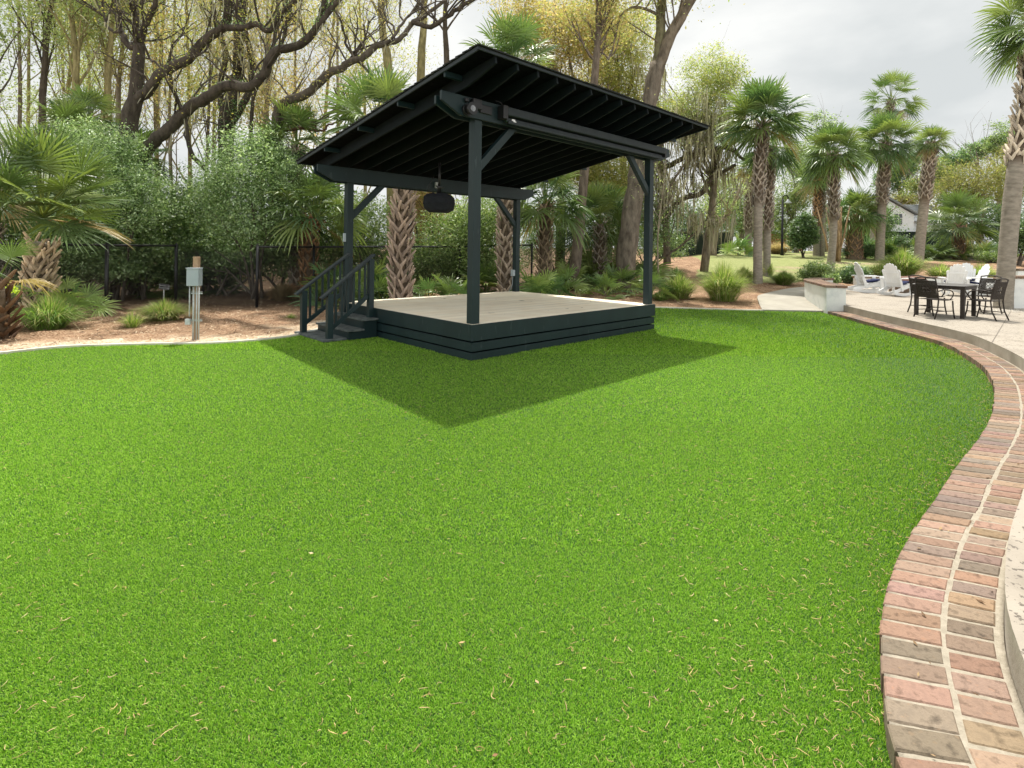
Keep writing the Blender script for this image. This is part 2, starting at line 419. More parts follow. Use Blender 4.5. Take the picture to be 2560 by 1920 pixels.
def frond_geo(g, bud, az, el, pet, R, rng, col, nl=34, droop=.5, span=2.2, wid=1.0):
    d0 = np.array([math.cos(az) * math.cos(el), math.sin(az) * math.cos(el), math.sin(el)])
    Z = np.array([0, 0, 1.])
    sag = (.10 + .16 * rng.random()) * pet * math.cos(el)
    pts = [bud + d0 * pet * f - Z * sag * f * f for f in (0, .35, .7, 1)]
    g.tube(pts, [.028 * R + .012, .02, .014, .012], 3, col * np.array([1.25, 1.15, .9]), cap=False)
    hub = pts[-1]; a = pts[-1] - pts[-2]; a /= np.linalg.norm(a)
    a = a - Z * .08; a /= np.linalg.norm(a)
    s = np.cross(a, Z); s /= np.linalg.norm(s) + 1e-9
    tw = rng.normal() * .35
    n = np.cross(s, a); s = s * math.cos(tw) + n * math.sin(tw); n = np.cross(s, a)
    th = np.linspace(-span, span, nl) + rng.normal(size=nl) * .02
    d = a * np.cos(th)[:, None] + s * np.sin(th)[:, None] + n * (.30 * np.abs(np.sin(th)))[:, None]
    d /= np.linalg.norm(d, axis=1)[:, None]
    L = R * (.72 + .28 * np.cos(th * .8)) * (.88 + .2 * rng.random(nl))
    dth = 2 * span / nl
    tng = np.cross(np.broadcast_to(n, d.shape), d); tng /= np.linalg.norm(tng, axis=1)[:, None]
    tng = tng + n * (.45 * (-1.) ** np.arange(nl))[:, None]
    rs = np.array([.03, .42, .7, .88, 1.0]); ws = np.array([1.0, 1.0, .62, .36, .03]) * wid
    dr = droop * (.7 + .7 * rng.random(nl))
    pos = hub + d[:, None] * (L[:, None] * rs)[..., None] - Z * ((dr * L)[:, None] * np.clip(rs - .25, 0, 1) ** 2 * 1.3)[..., None]
    rr = np.minimum(rs, .5)
    hw = (L[:, None] * rr * math.tan(dth / 2) * ws)[..., None] * tng[:, None]
    V = np.stack([pos - hw, pos + hw], 2)          # nl,5,2,3
    b = (np.arange(nl) * 10)[:, None]; k = np.arange(4)[None] * 2
    F = np.stack([b + k, b + k + 1, b + k + 3, b + k + 2], -1).reshape(-1, 4)
    cc = col * (.85 + .3 * rng.random((nl, 1))); cc = cc[:, None] * np.array([.9, 1, 1.06, 1.15, 1.35])[None, :, None]
    g.add(V.reshape(-1, 3), F, np.repeat(cc.reshape(-1, 3), 2, 0))

PALM = np.array([(.09, .14, .042), (.12, .175, .05), (.065, .115, .042), (.155, .20, .06)])
def palm(label, pts, r, seed, R=1.1, nf=30, boots=(.4, 1.), pet=1.1, crown=True, name='cabbage_palm', group=None, top=None, el=(-.35, 1.5), cols=PALM, nl=34, droop=.55, skirt=0, bootc=(.26, .235, .21), bsz=1.0, cat='palm', dead=1, bend=None, nb=None):
    rng = np.random.default_rng(seed)
    base = np.array(pts[0], float)
    t = thing(name, label, cat, base, group)
    q = np.array(pts, float); q = np.vstack([q[0] - [0, 0, .15], q])
    q = catmull(q, 6); n = len(q)
    d = np.r_[0, np.cumsum(np.linalg.norm(np.diff(q, axis=0), axis=1))]; Lt = d[-1]
    g = Geo(); fr = d / Lt
    rad = r * (1 + .28 * np.exp(-fr * Lt / .35)) * (1 - .08 * fr)
    tc_ = np.ones((n, 3))
    if boots: tc_ = np.where(((fr > boots[0]) & (fr < boots[1] + .01))[:, None], np.array([.50, .42, .36]), 1.0)
    g.tube(q, rad, 14, tc_, noise=.06, rng=rng)
    g.build('trunk', M['palmbark'], t)
    at = lambda s: np.array([np.interp(s, d, q[:, k]) for k in range(3)])
    if boots:
        gb = Geo(); s0, s1 = boots[0] * Lt, boots[1] * Lt
        rr = r * (1.05 if boots[0] < .3 else 1.0)
        nbt = int((s1 - s0) / .037) if nb is None else nb
        for k in range(nbt):
            s = s0 + (s1 - s0) * k / nbt; c = at(s); tv = at(min(s + .1, Lt)) - at(max(0, s - .1)); tv /= np.linalg.norm(tv)
            a = k * 2.39996 + rng.normal() * .13
            o = np.array([math.cos(a), math.sin(a), 0]); o -= tv * (o @ tv); o /= np.linalg.norm(o); tg = np.cross(tv, o)
            bc = np.array(bootc) * (.5 + .75 * rng.random()) * np.array([1.02, 1, .96])
            ln = (.24 + .11 * rng.random()) * bsz * (r / .2) ** .5; w = .035 * bsz * (r / .2) ** .5
            for sg in (-1, 1):
                dirv = tv * .80 + tg * sg * (.46 + .16 * rng.random()) + o * (.12 + .14 * rng.random()); dirv /= np.linalg.norm(dirv)
                wv = np.cross(dirv, o); wv /= np.linalg.norm(wv)
                p0 = c + o * rr * .93; p1 = p0 + dirv * ln * .55 + o * .015; p2 = p0 + dirv * ln + o * .03 * rng.random()
                W = [w * 1.15, w * .8, w * .4]; TH = .018
                V = []
                for pp, ww in zip((p0, p1, p2), W): V += [pp - wv * ww, pp + wv * ww, pp + wv * ww * .5 + o * TH * 1.8, pp - wv * ww * .5 + o * TH * 1.8]
                F = []
                for b in (0, 4):
                    for j in range(4): F.append([b + j, b + (j + 1) % 4, b + 4 + (j + 1) % 4, b + 4 + j])
                F.append([8, 9, 10, 11]); gb.add(V, np.array(F), np.repeat(np.stack([bc * .8, bc, bc * 1.25]), 4, 0))
        gb.build('leaf_bases', M['boot'], t)
    if crown:
        bud = q[-1] if top is None else np.array(top, float); gc = Geo()
        for k in range(nf):
            f = (k + .5) / nf; e = el[1] + (el[0] - el[1]) * f ** 1.15 + rng.normal() * .1
            az = k * 2.39996 + rng.normal() * .15
            c = cols[rng.integers(0, len(cols))] * (.85 + .3 * rng.random()) * (1.1 - .25 * f)
            if k >= nf - dead: c = np.array([.26, .20, .09]); 
            frond_geo(gc, bud - np.array([0, 0, .2 * f * R]), az, e, pet * (1.3 if f < .45 else 1.0) * (.75 + .35 * math.sin(f * PI) + .15 * rng.random()), R * (.95 + .25 * rng.random()) * (1.1 if f > .08 else .85), rng, c, nl, droop * (.4 + .8 * f), 2.15 if f > .15 else 1.3)
        gc.build('crown', M['frond'], t)
    return t

def fan_shrub(label, base, R, n, seed, pet=.6, cols=PALM, el=(.1, 1.3), nl=26, group='low fan palms', name='dwarf_fan_palm', droop=.35, cat='palm'):
    rng = np.random.default_rng(seed); t = thing(name, label, cat, base, group); g = Geo()
    for k in range(n):
        f = (k + .5) / n; az = k * 2.39996 + rng.normal() * .2; e = el[1] + (el[0] - el[1]) * f + rng.normal() * .12
        c = cols[rng.integers(0, len(cols))] * (.85 + .35 * rng.random())
        frond_geo(g, np.array(base) + [0, 0, .02], az, e, pet * (.7 + .5 * rng.random()), R * (.8 + .4 * rng.random()), rng, c, nl, droop, 1.9)
    g.build('fronds', M['frond'], t)
    s = Geo(); s.tube([np.array(base) - [0, 0, .05], np.array(base) + [0, 0, .16]], [.09, .05], 8, (.8, .7, .6)); s.build('trunk', M['palmbark'], t)
    return t

def clump(label, base, hgt, rad, n, cols, seed, name='grass_clump', group='clumps of ornamental grass in the beds', w=.008, cat='ornamental grass', droop=1.0):
    rng = np.random.default_rng(seed); base = np.array(base, float)
    n = int(n * 1.7); w = w * .62
    a = rng.random(n) * 2 * PI; s = rng.random(n) ** .6; L = hgt * (.5 + .75 * rng.random(n))
    o = np.stack([np.cos(a), np.sin(a), np.zeros(n)], 1)
    root = base + o * (s * rad * .5 * rng.random(n))[:, None]; a2 = a + rng.normal(size=n) * .5; o = np.stack([np.cos(a2), np.sin(a2), np.zeros(n)], 1)
    fs = np.array([0, .35, .7, 1.0]); Z = np.array([0, 0, 1.])
    out = (s * rad * (.75 + .5 * rng.random(n)))[:, None] * (fs ** 1.2)[None] * 1.05
    zz = L[:, None] * (fs[None] * 1.12 - droop * (.15 + .62 * s[:, None] ** 1.4) * fs[None] ** 2.6)
    pos = root[:, None] + o[:, None] * out[..., None] + Z * zz[..., None] + rng.normal(size=(n, 4, 3)) * .008
    t = np.stack([-o[:, 1], o[:, 0], o[:, 2]], 1)
    hw = t[:, None] * (w * (1 + .3 * rng.random((n, 1))) * np.array([.8, 1, .8, .1])[None])[..., None]
    V = np.stack([pos - hw, pos + hw], 2)
    b = (np.arange(n) * 8)[:, None]; k = np.arange(3)[None] * 2
    F = np.stack([b + k, b + k + 1, b + k + 3, b + k + 2], -1).reshape(-1, 4)
    c = cols[rng.integers(0, len(cols), n)] * (.7 + .6 * rng.random((n, 1)))
    g = Geo(); g.add(V.reshape(-1, 3), F, np.repeat(c, 8, 0))
    o_ = g.build(name, M['blade']); o_.location = (0, 0, 0)
    # move the origin to the base
    me = o_.data; me.transform(Matrix.Translation(-Vector(base))); o_.location = Vector(base)
    return tag(o_, label, cat, group)
# ------------------------------------------------------------------ world, sun, camera
SUND = Vector((-.108, -1.87, -4.24)).normalized()
w = bpy.data.worlds.new("World"); scn.world = w; w.use_nodes = True
nt = w.node_tree; nt.nodes.clear(); L = nt.links.new
out = nt.nodes.new('ShaderNodeOutputWorld')
sky = nt.nodes.new('ShaderNodeTexSky'); sky.sky_type = 'NISHITA'; sky.sun_disc = False
sky.sun_elevation = math.radians(66); sky.sun_rotation = math.radians(3); sky.air_density = 1.2; sky.dust_density = 2.0
b1 = N(nt, 'ShaderNodeBackground', Strength=.13); L(sky.outputs[0], b1.inputs[0])
tc = N(nt, 'ShaderNodeTexCoord'); mp = N(nt, 'ShaderNodeMapping'); mp.inputs['Scale'].default_value = (1, 1, 2.6)
L(tc.outputs['Generated'], mp.inputs[0])
gl = N(nt, 'ShaderNodeVectorMath', operation='DOT_PRODUCT'); L(tc.outputs['Generated'], gl.inputs[0]); gl.inputs[1].default_value = tuple(-SUND)
gr_ = ramp(nt, [(.0, 2.1), (.26, 1.0), (.80, 1.0), (.985, 3.2)]); gr_.color_ramp.interpolation = 'EASE'; L(gl.outputs['Value'], gr_.inputs[0])  # out of view cloud, behind and overhead, brightened to add ambient light
n1 = N(nt, 'ShaderNodeTexNoise', Scale=2.2, Detail=6, Roughness=.52, Distortion=.3); L(mp.outputs[0], n1.inputs['Vector'])
n2 = N(nt, 'ShaderNodeTexNoise', Scale=2.3, Detail=5, Roughness=.5); L(mp.outputs[0], n2.inputs['Vector'])
cr = ramp(nt, [(.34, (.50, .525, .53)), (.47, (.595, .612, .61)), (.60, (.70, .708, .695))]); L(n1.outputs['Fac'], cr.inputs[0])
b2 = N(nt, 'ShaderNodeBackground', Strength=1.0); L(gr_.outputs[0], b2.inputs[1]); L(cr.outputs[0], b2.inputs[0])
cm = ramp(nt, [(.05, .3), (.2, 1.0)]); L(n2.outputs['Fac'], cm.inputs[0])
ms = N(nt, 'ShaderNodeMixShader'); L(cm.outputs[0], ms.inputs[0]); L(b1.outputs[0], ms.inputs[1]); L(b2.outputs[0], ms.inputs[2]); L(ms.outputs[0], out.inputs[0])

sl = bpy.data.lights.new('sun', 'SUN'); sl.energy = 4.2; sl.angle = math.radians(.9); sl.color = (1, .955, .87)
so = bpy.data.objects.new('sun', sl); COL.objects.link(so); so.rotation_euler = SUND.to_track_quat('-Z', 'Y').to_euler()

cd = bpy.data.cameras.new('camera'); cam = bpy.data.objects.new('camera', cd); COL.objects.link(cam); scn.camera = cam
cd.sensor_width = 36; cd.lens = F0 / 2560 * 36; cd.clip_end = 2000; cd.clip_start = .05
cam.location = (0, 0, H)
cam.rotation_euler = (Matrix.Rotation(PI / 2, 3, 'X') @ Matrix.Rotation(ROLL, 3, 'Z')).to_euler()
cd.shift_x = 0; cd.shift_y = -(960 - HY) / 2560
vs = scn.view_settings; vs.view_transform = 'Standard'; vs.look = 'None'; vs.gamma = 1; vs.exposure = EXPO = 0.5
scn.render.film_transparent = False
scn.cycles.max_bounces = 6; scn.cycles.diffuse_bounces = 3; scn.cycles.transmission_bounces = 4; scn.cycles.transparent_max_bounces = 8
scn.cycles.use_adaptive_sampling = True; scn.cycles.adaptive_threshold = .02
scn.cycles.use_denoising = True

# ------------------------------------------------------------------ ground
xs = np.unique(np.r_[np.linspace(-300, -30, 19), np.linspace(-30, -14, 17), np.arange(-14, 30, .25), np.linspace(30, 60, 31), np.linspace(60, 300, 17)])
ys = np.unique(np.r_[np.linspace(-40, 4, 12), np.arange(4, 32, .25), np.linspace(32, 70, 60), np.linspace(70, 400, 22)])
XX, YY = np.meshgrid(xs, ys); ZZ = terrain(XX, YY)
rg = np.random.default_rng(5)
ZZ = ZZ + np.where(pip(XX, YY, lawn_poly) | pip(XX, YY, patio_poly), 0, .018 * rg.normal(size=XX.shape)) * (YY < 35)
V = np.stack([XX, YY, ZZ], -1).reshape(-1, 3); nx, ny = len(xs), len(ys)
i = np.arange(ny - 1)[:, None] * nx + np.arange(nx - 1)[None]
F = np.stack([i, i + 1, i + nx + 1, i + nx], -1).reshape(-1, 4)
grass_poly = [tuple(T(x, y, 15)[:2]) for x, y in [(1790, 712), (1740, 690), (1760, 660), (1730, 640)]] + [(18, 52), (30, 60), (60, 60), (60, 38), (33, 38), (26, 34)] + [tuple(T(x, y, 15)[:2]) for x, y in [(2240, 668), (2050, 700), (1960, 710), (1850, 706)]]
gm = pip(XX, YY, grass_poly).astype(float)
for _ in range(2):
    gp = np.pad(gm, 1, mode='edge'); gm = (gp[:-2, 1:-1] + gp[2:, 1:-1] + gp[1:-1, :-2] + gp[1:-1, 2:] + gp[1:-1, 1:-1]) / 5
dk = np.full(XX.shape, 9.)
near = (XX > -14) & (XX < 8) & (YY < 22)
kk = kerb[:int(len(kerb) * .62)]
dk[near] = np.sqrt(((np.stack([XX[near], YY[near]], -1)[:, None] - kk[None]) ** 2).sum(-1)).min(1)
sand = np.clip(1.3 - dk / 1.5, 0, 1) * np.where(XX < -1, 1.0, .6)
wood = np.clip((YY - np.interp(XX, [-20, -8, -4, 2, 6, 12], [10.5, 12.6, 14.4, 19, 30, 50])) / 2, 0, 1)
g = Geo(); g.add(V, F, np.stack([gm, sand, wood], -1).reshape(-1, 3), 0, True)
m, nt, out = newmat('ground_litter'); L = nt.links.new
tcn = N(nt, 'ShaderNodeTexCoord'); at = N(nt, 'ShaderNodeVertexColor', layer_name='Col'); sp = N(nt, 'ShaderNodeSeparateColor'); L(at.outputs[0], sp.inputs[0])
def noise(sc, det=6, ro=.6, st=None):
    n = N(nt, 'ShaderNodeTexNoise', Scale=sc, Detail=det, Roughness=ro)
    if st:
        q = N(nt, 'ShaderNodeMapping'); q.inputs['Scale'].default_value = st; L(tcn.outputs['Object'], q.inputs[0]); L(q.outputs[0], n.inputs['Vector'])
    else: L(tcn.outputs['Object'], n.inputs['Vector'])
    return n
def mixc(f, a, b, bt='MIX'):
    x = N(nt, 'ShaderNodeMix', data_type='RGBA', blend_type=bt)
    if np.isscalar(f): x.inputs['Factor'].default_value = f
    else: L(f, x.inputs['Factor'])
    for s_, v in ((6, a), (7, b)):
        if isinstance(v, tuple): x.inputs[s_].default_value = (*v, 1)
        else: L(v, x.inputs[s_])
    return x.outputs[2]
nA = noise(34, 4, .75); rA = ramp(nt, [(.36, (.16, .085, .052)), (.5, (.32, .21, .135)), (.62, (.50, .375, .26)), (.7, (.68, .56, .42))]); L(nA.outputs['Fac'], rA.inputs[0])
nB = noise(1.6, 5, .6); rB = ramp(nt, [(.4, (.75, .70, .66)), (.62, (1.15, 1.1, 1.05))]); L(nB.outputs['Fac'], rB.inputs[0])
mul = mixc(1.0, rA.outputs[0], rB.outputs[0], 'MULTIPLY')
# sand
nS = noise(26, 5, .7); rS = ramp(nt, [(.38, (.42, .26, .15)), (.5, (.62, .49, .34)), (.64, (.78, .68, .54))]); L(nS.outputs['Fac'], rS.inputs[0])
nM = noise(1.3, 6, .65)
ad = N(nt, 'ShaderNodeMath', operation='MULTIPLY_ADD'); L(nM.outputs['Fac'], ad.inputs[0]); ad.inputs[1].default_value = 2.6; ad.inputs[2].default_value = -1.55
ad2 = N(nt, 'ShaderNodeMath', operation='ADD'); L(ad.outputs[0], ad2.inputs[0]); L(sp.outputs[1], ad2.inputs[1])
cl = ramp(nt, [(.35, 0.0), (.7, 1.0)]); L(ad2.outputs[0], cl.inputs[0])
fs_ = N(nt, 'ShaderNodeMath', operation='MULTIPLY'); L(cl.outputs[0], fs_.inputs[0]); L(sp.outputs[1], fs_.inputs[1])
c1 = mixc(fs_.outputs[0], mul, rS.outputs[0])
# wood floor: brown leaf litter
nW = noise(22, 5, .8); rW = ramp(nt, [(.36, (.05, .03, .02)), (.52, (.16, .10, .065)), (.64, (.34, .25, .17)), (.72, (.5, .4, .3))]); L(nW.outputs['Fac'], rW.inputs[0])
c2 = mixc(sp.outputs[2], c1, rW.outputs[0])
# far lawn
nG = noise(8, 6, .7); rG = ramp(nt, [(.34, (.19, .22, .08)), (.55, (.28, .30, .12)), (.7, (.37, .37, .20))]); L(nG.outputs['Fac'], rG.inputs[0])
nP = noise(.32, 4, .55, (.6, 2.2, 1)); rP = ramp(nt, [(.55, (1, 1, 1)), (.63, (1.3, 1.0, 1.5))]); L(nP.outputs['Fac'], rP.inputs[0])
gr = mixc(1.0, rG.outputs[0], rP.outputs[0], 'MULTIPLY')
nE = noise(1.2, 5, .6); ae = N(nt, 'ShaderNodeMath', operation='MULTIPLY_ADD'); L(nE.outputs['Fac'], ae.inputs[0]); ae.inputs[1].default_value = 1.0; ae.inputs[2].default_value = -.5
ae2 = N(nt, 'ShaderNodeMath', operation='ADD'); L(ae.outputs[0], ae2.inputs[0]); L(sp.outputs[0], ae2.inputs[1]); re = ramp(nt, [(.42, 0.0), (.58, 1.0)]); L(ae2.outputs[0], re.inputs[0])
c3 = mixc(re.outputs[0], c2, gr)
b = N(nt, 'ShaderNodeBsdfPrincipled', Roughness=.95); b.inputs['Specular IOR Level'].default_value = .1; L(c3, b.inputs['Base Color'])
bp = N(nt, 'ShaderNodeBump', Strength=.8, Distance=.04); L(nA.outputs['Fac'], bp.inputs['Height']); L(bp.outputs[0], b.inputs['Normal']); L(b.outputs[0], out.inputs[0])
tag(g.build('ground', m), kind='structure')

# ------------------------------------------------------------------ turf
rng = np.random.default_rng(1)
lp = np.array(lawn_poly)
m = surf('turf_backing', (.03, .075, .015), (.05, .11, .02), rough=.95, scale=30, bump=.5, bscale=160)
g = Geo(); g.add(np.c_[lp, np.full(len(lp), 0.0)], [list(range(len(lp)))[::-1]])
o = g.build('lawn', m); tag(o, kind='structure')
# triangulated sheet shading is fine: flat polygon

LAWN_F = [tuple(p) for p in kerb[::2]] + [tuple(p) for p in outer[::3]] + [(2.1, -4)]
def turf(n, Y0, Y1, hh, ww, tris=1):
    """blades scattered over the part of the lawn between two distances"""
    A = []
    while sum(len(a) for a in A) < n:
        y = rng.uniform(Y0, Y1, n); x = rng.uniform(-1.12, 1.12, n) * y * .98
        k = pip(x, y, LAWN_F); A.append(np.stack([x, y], 1)[k])
        if len(A) > 6: break
    p = np.vstack(A)[:n]; n = len(p)
    c0 = pip_stage(p[:, 0], p[:, 1]); p = p[~c0]; n = len(p)
    a = rng.random(n) * 2 * PI; 
    # pile thinned and stood upright at the far and right edges to darken them
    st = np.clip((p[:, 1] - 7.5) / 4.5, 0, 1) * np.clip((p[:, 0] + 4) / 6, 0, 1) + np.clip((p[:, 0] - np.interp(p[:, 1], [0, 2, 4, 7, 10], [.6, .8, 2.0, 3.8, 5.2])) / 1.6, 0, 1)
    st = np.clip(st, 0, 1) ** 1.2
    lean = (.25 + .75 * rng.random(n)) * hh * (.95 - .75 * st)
    h = hh * (.5 + .5 * rng.random(n)) * (1 + .35 * st)
    kp = rng.random(n) > .6 * st; p, a, lean, h, st = p[kp], a[kp], lean[kp], h[kp], st[kp]; n = len(p)
    # nap of the carpet: soft drifts in the lie of the pile
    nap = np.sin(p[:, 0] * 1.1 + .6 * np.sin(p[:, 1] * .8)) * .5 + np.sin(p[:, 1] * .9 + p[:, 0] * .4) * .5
    tip = np.stack([p[:, 0] + np.cos(a) * lean, p[:, 1] + np.sin(a) * lean - hh * .25 + nap * hh * .08, h], 1)
    b = rng.random(n) * 2 * PI; tx = np.stack([np.cos(b), np.sin(b), np.zeros(n)], 1) * (ww * (.7 + .6 * rng.random(n)))[:, None] * .5
    base = np.c_[p, np.zeros(n)]
    k = rng.random(n)
    cA = np.array([.245, .44, .042]); cB = np.array([.41, .60, .12]); cC = np.array([.085, .225, .02]); cD = np.array([.42, .36, .17])
    f = rng.random(n)[:, None]
    c = np.where(k[:, None] < .5, cA, np.where(k[:, None] < .78, cB, cC)) * (.8 + .4 * f)
    c = np.where(k[:, None] > .985, cD, c)
    patch = (1 + .08 * nap[:, None]) * (1 - .30 * st[:, None])  # nap sheen and the darker shade of the edges painted into the blade colour
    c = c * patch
    if tris == 1:
        V = np.stack([base - tx, base + tx, tip], 1)
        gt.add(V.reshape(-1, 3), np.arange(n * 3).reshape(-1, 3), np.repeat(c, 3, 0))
    else:
        mid = base * .45 + tip * .55; mid[:, 2] = h * .68
        V = np.stack([base - tx, base + tx, mid + tx * .8, mid - tx * .8, tip], 1)
        cc = np.stack([c * .9, c * .9, c, c, c * 1.1], 1).reshape(-1, 3)
        q = np.arange(n)[:, None] * 5
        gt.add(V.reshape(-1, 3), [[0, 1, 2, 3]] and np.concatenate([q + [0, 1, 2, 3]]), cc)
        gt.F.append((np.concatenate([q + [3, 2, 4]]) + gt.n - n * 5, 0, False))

C0 = np.array([-.568, 7.906]); U = np.array([.7231, .6908]); W = np.array([-.6908, .7231])
def L2(u, v): return C0 + U * u + W * v
def pip_stage(x, y):
    return pip(x, y, [tuple(L2(.1, .1)), tuple(L2(4.78, .1)), tuple(L2(4.78, 4.05)), tuple(L2(.1, 4.05))])
gt = Geo()
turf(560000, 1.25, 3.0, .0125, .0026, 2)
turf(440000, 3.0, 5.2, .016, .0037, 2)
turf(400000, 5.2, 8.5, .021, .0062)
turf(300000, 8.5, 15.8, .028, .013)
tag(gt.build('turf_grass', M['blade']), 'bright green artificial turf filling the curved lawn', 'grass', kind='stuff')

# fallen catkins, leaves
g = Geo(); n = 2300
u = rng.random(n)
pts = []
while len(pts) < n:
    y = 1.5 + 9 * rng.random() ** 1.6; x = rng.uniform(-1, 1) * y
    px = x / y * F0 + CX
    dens = .25 + .95 * np.clip((px - 1300) / 900, 0, 1) ** 1.3 * (y < 5)
    if rng.random() < dens and pip(np.array([x]), np.array([y]), LAWN_C)[0] and not pip_stage(np.array([x]), np.array([y]))[0]: pts.append((x, y))
for _ in range(420):                                   # windrow against the bricks
    k = rng.integers(60, len(outer) - 60); d = abs(rng.normal()) * .09 + .01
    p = outer[k] - ON[k] * d; pts.append(tuple(p))
for x, y in pts:
    a = rng.random() * 6.28; l = rng.uniform(.014, .045) ; bd = rng.normal() * 1.3
    q = [np.array([x, y, .027 * .5 + .006 * rng.random()])]
    for s in range(4):
        a += bd * .35 + rng.normal() * .2; q.append(q[-1] + np.array([math.cos(a), math.sin(a), rng.normal() * .12]) * l / 4)
    c = np.array([.62, .47, .26]) * rng.uniform(.6, 1.15) * np.array([1, rng.uniform(.85, 1.05), rng.uniform(.7, 1.1)])
    g.tube(q, [.0006, .0013, .0015, .0012, .0005], 3, c, cap=False)
n = 45; y = 1.6 + 7 * rng.random(n) ** 1.4; x = rng.uniform(-1, 1, n) * y * .95; k = pip(x, y, lawn_poly) & ~pip_stage(x, y); 
p = np.stack([x, y, np.full(n, .020)], 1)[k]
leaves(g, p, .024, np.array([(.42, .30, .16), (.46, .36, .22), (.28, .16, .08)]), rng, up=3, aspect=.5)
tag(g.build('fallen_catkins', M['straw']), 'dry tan catkins and leaves scattered over the turf', 'litter', kind='stuff')

# ------------------------------------------------------------------ kerb strip, bricks, patio, path
def strip(c, w0, w1, z0, z1, name, mat, extra=0):
    n_ = normals2(c); a = c + n_ * w0; b_ = c + n_ * w1; n = len(c)
    V = np.vstack([np.c_[a, np.full(n, z0)], np.c_[a, np.full(n, z1)], np.c_[b_, np.full(n, z1)], np.c_[b_, np.full(n, z0)]])
    i = np.arange(n - 1)
    F = np.vstack([np.stack([i + k * n, i + 1 + k * n, i + 1 + ((k + 1) % 4) * n, i + ((k + 1) % 4) * n], 1) for k in range(4)])
    g = Geo(); g.add(V, F); g.add(V[[0, n, 2 * n, 3 * n]], [[0, 1, 2, 3]]); g.add(V[[n - 1, 2 * n - 1, 3 * n - 1, 4 * n - 1]], [[0, 1, 2, 3]])
    return g.build(name, mat)
kn = normals2(kerb)
sgn = 1 if pip(np.array([kerb[40][0] + kn[40][0] * .3]), np.array([kerb[40][1] + kn[40][1] * .3]), lawn_poly)[0] == False else -1
tag(strip(kerb, .005 * sgn, .085 * sgn, -.06, .035, 'kerb', M['kerb']), kind='structure')

ed = thing('brick_edging', 'curved two row brick edging between the turf and the patio step', 'edging', (float(outer[0][0]), float(outer[0][1]), 0))
BC = np.array([(.50, .27, .20), (.40, .22, .17), (.46, .30, .20), (.30, .20, .16), (.24, .20, .18), (.55, .33, .23), (.36, .25, .20), (.44, .24, .20), (.20, .18, .17), (.50, .36, .26)]) * .30 + np.array([.26, .20, .15]) * .50
def brick_row(g, c, nn, d0, d1, z0, z1, pitch, gap, rng, cols=BC, bev=.004, jit=.003, skew=0):
    r = resample(c, pitch); n_ = normals2(r)
    if (n_[len(n_) // 2] @ nn) < 0: n_ = -n_
    for k in range(len(r)):
        nn_ = n_[k]
        if skew:
            q_ = nn_ * (1 - skew) + np.array([skew, 0]); q_ /= np.linalg.norm(q_); ck = 1 / max(.6, q_ @ nn_)
            tt = np.array([nn_[1], -nn_[0]]); nn_ = q_
        else: tt = np.array([nn_[1], -nn_[0]]); ck = 1
        a0 = d0 * ck + rng.normal() * jit; a1 = d1 * ck + rng.normal() * jit
        wd = pitch - gap + rng.normal() * .0015
        # wedge shaped by the curve
        q = []
        for dd, zz, ins in ((a0, z0, 0), (a1, z0, 0), (a1, z1 - bev, 0), (a0, z1 - bev, 0)):
            pass
        zt = z1 + rng.normal() * .0012
        loops = []
        for z_, i_ in ((z0, 0), (zt - bev, 0), (zt, bev)):
            loops.append([np.r_[r[k] + nn_ * (a0 + i_) - tt * (wd / 2 - i_), z_], np.r_[r[k] + nn_ * (a1 - i_) - tt * (wd / 2 - i_), z_],
                          np.r_[r[k] + nn_ * (a1 - i_) + tt * (wd / 2 - i_), z_], np.r_[r[k] + nn_ * (a0 + i_) + tt * (wd / 2 - i_), z_]])
        V = np.vstack(loops); F = [[8, 9, 10, 11]]
        for s in (0, 4):
            for j in range(4): F.append([s + j, s + (j + 1) % 4, s + 4 + (j + 1) % 4, s + 4 + j])
        cc = cols[rng.integers(0, len(cols))] * rng.uniform(.8, 1.15) * np.array([1, rng.uniform(.94, 1.05), rng.uniform(.92, 1.08)])
        ends = .85
        g.add(V, F, cc)
BZ = .085
nn0 = ON[len(ON) // 2]
g = Geo(); brick_row(g, outer, nn0, .0, .205, -.02, BZ, .121, .016, rng, skew=.5, bev=.006); brick_row(g, off(outer, ON, .3), nn0, -.080, .078, -.02, BZ, .121, .016, rng, skew=.5, bev=.006)
g.build('bricks', M['brick'], ed)
c = outer; n = len(c)
# rough mortar bed
mz = BZ - .005
xs_ = np.array([.006, .05, .10, .15, .2, .215, .24, .29, .34, .385, .404]); mm = len(xs_)
V = np.vstack([np.c_[off(c, ON, d), mz + rng.normal(size=n) * .0008 + (.0015 if .19 < d < .23 else 0)] for d in xs_] + [np.c_[off(c, ON, .006), np.full(n, -.03)], np.c_[off(c, ON, .404), np.full(n, -.03)]])
i = np.arange(n - 1)
F = np.vstack([np.stack([i + k * n, i + 1 + k * n, i + 1 + (k + 1) * n, i + (k + 1) * n], 1) for k in range(mm - 1)] + [np.stack([i, i + 1, i + 1 + mm * n, i + mm * n], 1), np.stack([i + (mm - 1) * n, i + 1 + (mm - 1) * n, i + 1 + (mm + 1) * n, i + (mm + 1) * n], 1)])
g = Geo(); g.add(V, F, smooth=True); g.build('mortar_bed', M['mortar'], ed)

# patio slab: top sheet and its smooth edge
pp = np.array(patio_poly); n = len(pp)
g = Geo(); R_ = .02
gp_ = np.c_[pp, np.full(n, PZ)]
g.add(gp_, [list(range(n))])
g.add(np.vstack([np.c_[pp, np.full(n, PZ)], np.c_[pp, np.full(n, PZ - .2)]]), np.array([[k, (k + 1) % n, n + (k + 1) % n, n + k] for k in range(n)]), mat=1)
tag(g.build('patio', [M['concrete'], M['riser']]), kind='structure')
